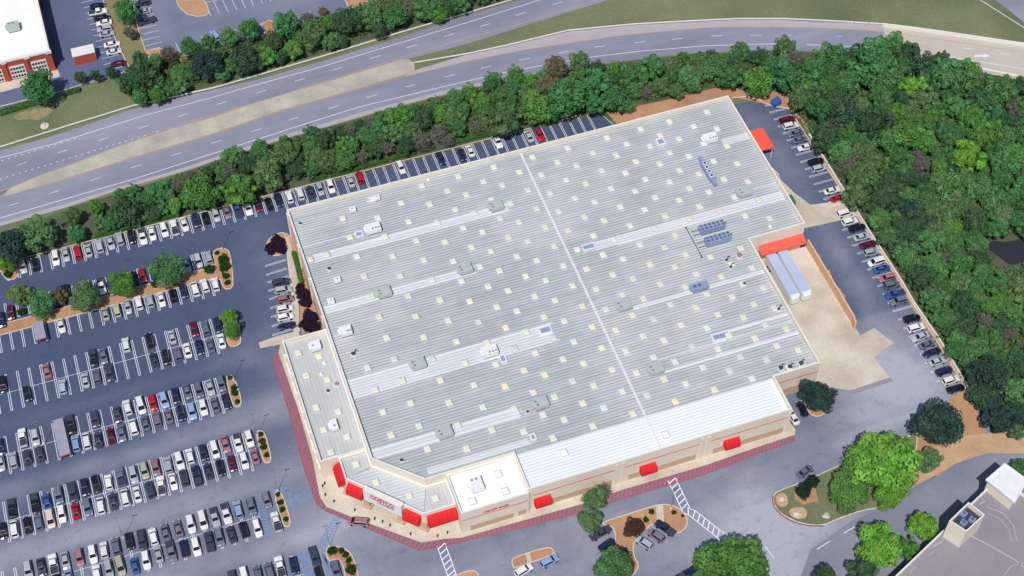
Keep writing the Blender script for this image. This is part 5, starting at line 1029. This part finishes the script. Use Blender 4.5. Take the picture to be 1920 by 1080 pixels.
W4 = [(590, 405, 74, 'l'), (722, 240, 52, 'o'), (740, 390, 72, 'e'), (360, 280, 40, 'd'), (380, 340, 58, 'g'), (450, 385, 52, 'g'), (500, 260, 50, 'g'), (510, 345, 45, 'o'), (585, 285, 38, 'd'), (640, 320, 36, 'd'), (250, 400, 50, 'g'), (300, 310, 45, 'o')]
belt = [(0+x/4, 200+y/4, r/4, c) for x, y, r, c in N1]+[(400+x/4, 200+y/4, r/4, c) for x, y, r, c in N2]+[(840+x/4, y/4, r/4, c) for x, y, r, c in N3]+[(1200+x/2.667, y/2.667, r/2.667, c) for x, y, r, c in W4]
BP = [(200, 432), (300, 352), (420, 310), (550, 268), (725, 220), (840, 190), (1000, 152), (1135, 130), (1290, 112), (1440, 104), (1440, 150), (1360, 152), (1150, 196), (940, 232), (780, 256), (600, 318), (525, 338), (350, 385)]
fr = random.Random(41); tries = 0
while tries < 5000 and len(belt) < 175:
    tries += 1; x, y = fr.uniform(200, 1440), fr.uniform(100, 430); r = fr.uniform(11, 17)
    if inside(BP, x, y) and not any(math.hypot(x-a, y-b_) < (r+q)*.66 for a, b_, q, _ in belt): belt.append((x, y, r, fr.choice('ggodoegb')))
belt.sort()
for i, (x, y, r, c) in enumerate(belt): tree(x, y, r, c, f'{TCOL[c][0]} tree, {ordinal(i)} from the left in the belt behind the store', 'trees between the highway and the store')
T1_ = [(290, 655, 118, 'e'), (945, 90, 85, 'e'), (975, 240, 60, 'b'), (1060, 470, 70, 'd'), (1070, 570, 125, 'd'), (1170, 480, 70, 'g'), (950, 630, 65, 'd'), (1050, 740, 60, 'e'), (1190, 710, 72, 'l'), (1260, 660, 60, 'g'), (1260, 400, 75, 'b'), (1340, 640, 65, 'o'), (1350, 550, 60, 'g'), (1430, 365, 65, 'g'), (1560, 325, 62, 'g'), (1560, 490, 105, 'k'), (1650, 400, 50, 'o'), (1720, 280, 68, 'g'), (1830, 440, 105, 'd'), (1870, 230, 72, 'e'), (1740, 490, 60, 'l'), (1660, 560, 55, 'g'), (1440, 540, 55, 'g')]
T2_ = [(400, 440, 65, 'l'), (460, 310, 65, 'd'), (545, 200, 90, 'e'), (600, 370, 68, 'l'), (700, 120, 60, 'b'), (740, 260, 98, 'o'), (870, 170, 60, 'l'), (880, 320, 62, 'g'), (820, 80, 30, 'n'), (1000, 170, 92, 'd'), (1190, 120, 92, 'o'), (1370, 120, 82, 'e'), (1240, 240, 60, 'd'), (1480, 70, 60, 'b'), (1600, 60, 80, 'g'), (1690, 110, 58, 'l'), (1770, 60, 65, 'd'), (1850, 30, 68, 'g'), (650, 270, 55, 'o'), (960, 320, 50, 'd'), (330, 480, 60, 'd'), (520, 430, 50, 'd')]
far = [(x/4, y/4, r/4, c) for x, y, r, c in T1_]+[(400+x/4, y/4, r/4, c) for x, y, r, c in T2_]+[(870, 0, 14, 'd'), (900, -8, 15, 'g'), (930, -18, 15, 'e')]
far.sort()
for i, (x, y, r, c) in enumerate(far): tree(x, y, r, c, f'{TCOL[c][0]} tree, {ordinal(i)} from the left on the far side of the highway', 'trees beyond the highway')
for i, (x, y) in enumerate(((610, 608), (725, 592), (838, 560))): t = tree(x/4, y/4, 8.5, 'd', f'small dark conical evergreen by the shop lot, {ordinal(i)} of three', 'small evergreens by the shop lot', name='evergreen_tree'); t.scale.z *= 1.6
# east woods
WL = [(820, 490, 78, 'o'), (870, 330, 70, 'e'), (930, 380, 60, 'e'), (1190, 310, 105, 'e'), (1270, 230, 58, 'g'), (1340, 275, 55, 'd'), (1040, 310, 60, 'd'), (1430, 330, 60, 'd'), (1355, 425, 58, 'x'), (1130, 395, 38, 'o'), (1210, 400, 75, 'g'), (1040, 420, 60, 'g'), (960, 430, 58, 'g'), (1560, 370, 95, 'g'), (1640, 350, 55, 'l'), (1800, 450, 75, 'g'), (1500, 290, 40, 'd'), (1000, 540, 88, 'd'), (1170, 620, 88, 'd'), (900, 550, 68, 'e'), (920, 690, 68, 'd'), (1330, 680, 66, 'l'), (1430, 710, 60, 'l'), (1630, 800, 74, 'x'), (1720, 690, 85, 'l'), (1660, 590, 58, 'l'), (1590, 540, 52, 'g'), (1600, 680, 45, 'g'), (1850, 460, 40, 'g'), (1900, 620, 45, 'g'), (1280, 570, 48, 'l'), (1010, 670, 34, 'l'), (1180, 820, 60, 'o'), (1110, 900, 75, 'o'), (1490, 860, 50, 'l'), (1520, 940, 75, 'g'), (1080, 980, 60, 'o'), (1040, 830, 55, 'b'), (1840, 620, 60, 'd'), (1830, 820, 75, 'g')]
wood = [(1200+x/2.667, y/2.667, r/2.667, c) for x, y, r, c in WL]
SE = [(1650, 250, 130, 'k'), (1600, 400, 88, 'd'), (1750, 590, 105, 'k'), (1850, 380, 90, 'g'), (1400, 80, 70, 'e'), (1500, 150, 70, 'o'), (1560, 60, 75, 'g'), (1720, 60, 60, 'o'), (1860, 120, 70, 'd'), (1870, 560, 80, 'k')]
wood += [(1440+x/4, 640+y/4, r/4, c) for x, y, r, c in SE]
WP = [(1505, 170), (1450, 150), (1440, 108), (1609, 103), (1717, 112), (1800, 130), (1930, 165), (1960, 300), (1960, 790), (1925, 812), (1870, 800), (1842, 745), (1810, 668), (1755, 585), (1718, 520), (1634, 400), (1574, 290), (1545, 240)]
tries = 0; fr = random.Random(99)
while tries < 12000 and len(wood) < 215:
    tries += 1; x, y = fr.uniform(1430, 1960), fr.uniform(95, 830); r = fr.uniform(14, 27)
    if not inside(WP, x, y) or (abs(x-1905) < 66 and abs(y-478) < 46): continue
    if any(math.hypot(x-a, (y-b_)*1.15) < (r+q)*.68 for a, b_, q, _ in wood): continue
    wood.append((x, y, r, fr.choice('ddkdodgd' if (x < 1740 and y > 330) or (x > 1800 and y > 690) else 'ggdeoogdglegb')))
LM = [('the bridge', 1700, 100), ('the coral canopy', 1430, 262), ('the dark creek pool', 1893, 470), ('the retaining wall\'s south end', 1815, 720), ('the pallet stacks', 1570, 530), ('the blue dumpster', 1500, 200), ('the pale bridge arrow', 1830, 150)]
cnt = {}
def ldist(w_): d = [(math.hypot(w_[0]-l[1], w_[1]-l[2]), k) for k, l in enumerate(LM)]; return min(d)
for w_ in sorted(wood, key=lambda w_: ldist(w_)[0]):
    k = ldist(w_)[1]; key = (w_[3], k); n_ = cnt.get(key, 0); cnt[key] = n_+1
    tree(*w_, ('nearest ' if n_ == 0 else ordinal(n_)+' nearest ')+f'{TCOL[w_[3]][0]} woods tree to {LM[k][0]}', 'trees of the east woods')
# single trees around the store
for x, y, r, c, lb, big in ((1532, 742, 30, 'k', 'dark round tree at the store\'s south-east corner', 1), (1762, 792, 42, 'k', 'large dark tree beside the orange mulch, right of the drive', 1), (1650, 868, 53, 'x', 'huge vivid yellow-green tree on the grass island', 1), (1592, 915, 33, 'l', 'lime tree overlapping the left side of the huge island tree', 1), (1672, 925, 30, 'x', 'vivid green lower lobe tree under the huge island tree', 1), (1740, 862, 22, 'o', 'thin olive tree between the huge tree and the service road', 0), (1588, 948, 18, 'o', 'small olive tree at the south side of the grass island', 0),
    (1374, 1066, 55, 'l', 'big dark-green tree cut by the bottom edge', 1), (1650, 1026, 38, 'x', 'yellow-green tree left of the parking deck, nearest the road', 1), (1729, 985, 27, 'x', 'yellow-green tree close against the stair tower', 1), (1696, 1030, 22, 'l', 'small lime tree between the two yellow-green deck trees', 0), (1618, 1072, 26, 'd', 'dull dark tree at the bottom edge beside the deck', 0), (1545, 1090, 24, 'd', 'dark tree at the bottom edge left of the deck', 0),
    (1112, 938, 20, 'o', 'upper half of the olive tree pair by the brown island', 1), (1105, 976, 23, 'o', 'lower half of the olive tree pair by the brown island', 1), (1130, 919, 21, 'b', 'bare grey tree at the fire lane above the olive pair', 0), (1152, 1062, 31, 'g', 'round green tree at the bottom of the brown island', 1), (1912, 878, 18, 'g', 'green tree peeking out behind the stair shelter', 0),
    (35, 551, 21, 'o', 'olive tree at the left end of the mulch strip', 0), (75, 571, 23, 'e', 'emerald tree near the left end of the mulch strip', 1), (110, 558, 14, 'n', 'small brownish tree between two green strip trees', 0), (160, 555, 26, 'o', 'wide olive tree on the mulch strip', 1), (232, 536, 24, 'l', 'lime round tree in the middle of the mulch strip', 1), (316, 507, 29, 'g', 'largest tree on the mulch strip, mid-green', 1), (15, 492, 19, 'x', 'yellow-green tree on the small island at the left edge', 1),
    (429, 593, 15.5, 'x', 'upper of two bright green trees on the small island', 1), (435, 620, 15.5, 'l', 'lower of two bright green trees on the small island', 1)):
    tree(x, y, r, c, lb, 'single trees around the store', bool(big))
# shrubs
def shrub(px, py, r, lb, rgb=(58, 92, 40), flat_=.8, name='shrub'):
    R = r*mpp(px, py); s_ = R/4; p = G(px, py, R*.5); o_ = link(name, CRB[rnd.randrange(2)]); o_.location = (p.x, p.y, R*flat_*.65); o_.scale = (s_, s_, s_*flat_); o_.rotation_euler.z = rnd.uniform(0, 6)
    o_.color = (*lin(rgb), 1); tag(o_, lb, 'shrub', 'shrubs in the planting beds')
for x, y, r, lb in ((290, 533, 8, 'dark shrub right of the red car on the mulch strip'), (392, 505, 10.5, 'dark round shrub at the corner of the shrub island'), (417, 487, 11, 'upper of two touching shrubs on the L-shaped island'), (420, 500, 12, 'lower of two touching shrubs on the L-shaped island'), (423, 517, 7.5, 'small shrub below the touching pair on the L-shaped island'), (426, 530, 6, 'lowest small shrub on the L-shaped island'), (407, 474, 5, 'tiny shrub at the top left of the L-shaped island'), (41, 585, 9, 'shrub at the left of the mulch strip below the olive tree'), (15, 514, 9, 'shrub under the yellow-green tree at the left edge'),
    (431, 708, 5.5, 'top shrub on the second double row island'), (438, 728, 7, 'upper middle shrub on the second double row island'), (440, 737, 7, 'lower middle shrub on the second double row island'), (445, 753, 5.5, 'bottom shrub on the second double row island'), (489, 814, 5.5, 'top shrub on the third double row island'), (491, 827, 7, 'upper middle shrub on the third double row island'), (494, 838, 7, 'lower middle shrub on the third double row island'), (500, 853, 5.5, 'bottom shrub on the third double row island'),
    (521, 927, 5, 'top shrub on the blue bay island'), (525, 942, 6.5, 'upper middle shrub on the blue bay island'), (529, 955, 6.5, 'lower middle shrub on the blue bay island'), (536, 974, 5.5, 'bottom shrub on the blue bay island'), (622, 1033, 9.5, 'leftmost green shrub on the kidney shaped island'), (640, 1032, 6.5, 'first shrub of the curved line on the kidney shaped island'), (648, 1040, 6.5, 'second shrub of the curved line on the kidney shaped island'), (653, 1051, 6.5, 'third shrub of the curved line on the kidney shaped island'), (658, 1069, 11, 'large green shrub at the bottom of the kidney shaped island'),
    (1222, 960, 6, 'small dark shrub left of the path on the brown island'), (1264, 961, 5, 'small dark shrub right of the path on the brown island'), (1211, 974, 6, 'dark shrub among the brown twigs of the island'), (1280, 967, 3.5, 'tiny reddish shrub near the round end of the brown island')):
    shrub(x, y, r, lb)
shrub(1506, 923, 16, 'round blue-green shrub in a mulch ring on the grass island', (44, 66, 60)); shrub(1524, 901, 13, 'dark shrub behind the blue-green one on the grass island', (44, 66, 58)); shrub(1514, 908, 10, 'smaller dark shrub touching the blue-green one', (40, 60, 54))
shrub(1190, 986, 22, 'sprawling brown leafless shrub on the brown island', (92, 66, 58), .35)
for x, y, r, lb in ((508, 462, 10, 'purple shrub, top left of the round bed'), (520, 450, 12, 'purple shrub at the top of the round bed'), (508, 470, 8, 'purple shrub, bottom left of the round bed'), (527, 466, 10, 'purple shrub, bottom right of the round bed'), (562, 538, 8, 'purple shrub below the green hedge'), (568, 549, 11, 'purple shrub mass in the middle of the wall bed'), (573, 565, 11, 'purple shrub at the bottom of the middle wall bed'), (580, 590, 12, 'purple shrub at the top of the south wall bed'), (575, 605, 12, 'purple shrub at the left of the south wall bed'), (586, 612, 13, 'purple shrub nearest the annex corner'), (588, 596, 8, 'purple shrub right of the south wall bed')):
    shrub(x, y, r*1.25, lb, (56, 38, 60), .5)
# hedges
def hedge(lb, pts, h=1.1, m=m_hedge, wd=None, n=None, rgb=(62, 104, 46)):
    t = thing('hedge', lb, 'hedge'); P = [Vector((p.x, p.y)) for p in pts]
    V = []; F = []; var = []; hue = []; r = random.Random(len(lb))
    b = MB(); b.wallline([(p.x, p.y) for p in P], wd*.8, 0, h*.85); b.build('hedge_core', m, t)
    for a, c in zip(P, P[1:]):
        L_ = (c-a).length; d = (c-a)/L_; nr = Vector((-d.y, d.x))
        for k in range(int(L_*26)):
            q = a+d*r.uniform(0, L_)+nr*r.uniform(-.5, .5)*wd; z = h*r.uniform(.55, 1.08); sz = r.uniform(.12, .28)
            nm = Vector((r.gauss(0, .5), r.gauss(0, .5), 1)).normalized(); u = nm.orthogonal().normalized(); v = nm.cross(u); p = Vector((q.x, q.y, z)); i0 = len(V)
            V += [tuple(p-u*sz), tuple(p-v*sz*.7), tuple(p+u*sz), tuple(p+v*sz*.7)]; F.append((i0, i0+1, i0+2, i0+3)); var.append(r.uniform(.7, 1.25)); hue.append(.5+r.uniform(-.015, .015))
    me = bpy.data.meshes.new('foliage'); me.from_pydata(V, [], F); me.materials.append(m_leaf)
    a1 = me.attributes.new('var', 'FLOAT', 'FACE'); a1.data.foreach_set('value', var); a2 = me.attributes.new('hue', 'FLOAT', 'FACE'); a2.data.foreach_set('value', hue)
    o_ = link('foliage', me, t); o_.color = (*lin(rgb), 1)
hedge('green hedge strip beside the left half of the top parking row', Q(F1, [(178, 443), (205, 436), (240, 426), (275, 416), (325, 402)], .5, 1), 1.1, wd=2.0)
hedge('green hedge strip above the middle of the top parking row', Q(F1, [(580, 337), (612, 328)], .5, 1), 1.1, wd=1.9)
hedge('long green hedge above the parking row behind the store', Q(F1, [(618, 327), (660, 318), (690, 308), (726, 299)], .5, 1), 1.1, wd=2.0)
hedge('green hedge between the hedge gaps near the white SUV', Q(F1, [(732, 297), (780, 284)], .5, 1), 1.1, wd=1.9); hedge('green hedge segment left of the bare trunk', Q(F1, [(788, 282), (815, 275)], .5, 1), 1.1, wd=1.9); hedge('green hedge ending below the large olive tree', Q(F1, [(845, 267), (893, 255), (940, 245)], .5, 1), 1.1, wd=2.2)
hedge('bright green hedge along the store\'s west wall', Q((400, 380), [(600, 370), (625, 460), (650, 560), (665, 600)], .5), 1.0, wd=1.3, rgb=(74, 122, 50))
hedge('dark clipped hedge south of the brick shop lot', Q((0, 0), [(0, 850), (190, 790), (380, 740)], .5), 1.3, wd=2.4, rgb=(54, 72, 50)); hedge('dark clipped hedge between the three small evergreens', Q((0, 0), [(480, 705), (600, 670)], .5), 1.2, wd=2.0, rgb=(54, 72, 50))
# undergrowth (nobody could count it)
def undergrowth(name, poly, n, seed, zmax, rgb, size, avoid=None):
    r = random.Random(seed); V = []; F = []; var = []; hue = []; xs = [p[0] for p in poly]; ys = [p[1] for p in poly]; k = 0
    while k < n:
        x, y = r.uniform(min(xs), max(xs)), r.uniform(min(ys), max(ys))
        if not inside(poly, x, y) or (avoid and avoid(x, y)): continue
        k += 1; c = G(x, y, 0); c.z = r.uniform(.2, zmax)*(.5+.5*math.sin(c.x*.6)*math.cos(c.y*.7)); lv = r.uniform(.7, 1.25)
        for _ in range(7):
            p = c+Vector((r.gauss(0, .7), r.gauss(0, .7), r.gauss(0, .35))); p.z = max(p.z, .1); nm = Vector((r.gauss(0, .6), r.gauss(0, .6), 1)).normalized(); u = nm.orthogonal().normalized(); v = nm.cross(u); sz = size*r.uniform(.6, 1.3); i0 = len(V)
            V += [tuple(p-u*sz), tuple(p-v*sz*.7), tuple(p+u*sz), tuple(p+v*sz*.7)]; F.append((i0, i0+1, i0+2, i0+3)); var.append(lv*r.uniform(.8, 1.2)); hue.append(.5+r.uniform(-.03, .01))
    me = bpy.data.meshes.new(name); me.from_pydata(V, [], F); me.materials.append(m_leaf)
    a1 = me.attributes.new('var', 'FLOAT', 'FACE'); a1.data.foreach_set('value', var); a2 = me.attributes.new('hue', 'FLOAT', 'FACE'); a2.data.foreach_set('value', hue)
    o_ = link(name, me); o_.color = (*lin(rgb), 1); tag(o_, 'low brushy undergrowth below the '+name.replace('_undergrowth', '').replace('_', ' ')+' trees', 'undergrowth', kind='stuff')
undergrowth('east_woods_undergrowth', [(1490, 205), (1450, 120), (1609, 108), (1717, 116), (1960, 175), (1980, 800), (1870, 800), (1830, 740), (1725, 570), (1625, 405)], 9000, 5, 3.0, (104, 138, 90), .42, lambda x, y: abs(x-1905) < 60 and abs(y-470) < 34)
undergrowth('highway_belt_undergrowth', [(190, 398), (300, 348), (420, 308), (550, 266), (725, 218), (840, 186), (1000, 150), (1135, 128), (1290, 110), (1447, 102), (1470, 165), (1360, 158), (1150, 205), (940, 238), (880, 250), (780, 262), (600, 325), (525, 345), (350, 395), (200, 436)], 4200, 6, 2.2, (108, 138, 90), .4)
undergrowth('far_belt_undergrowth', [(240, 130), (300, 110), (360, 110), (490, 70), (600, 38), (720, 0), (900, -30), (900, 5), (740, 52), (600, 92), (480, 130), (380, 158), (262, 188), (232, 170)], 2200, 7, 2.0, (104, 132, 86), .4)
sheet('creek', [(1845, 462), (1862, 450), (1890, 455), (1925, 444), (1965, 452), (1990, 486), (1950, 500), (1915, 490), (1895, 500), (1868, 478)], .02, m_water, F1, 1, smooth=2)
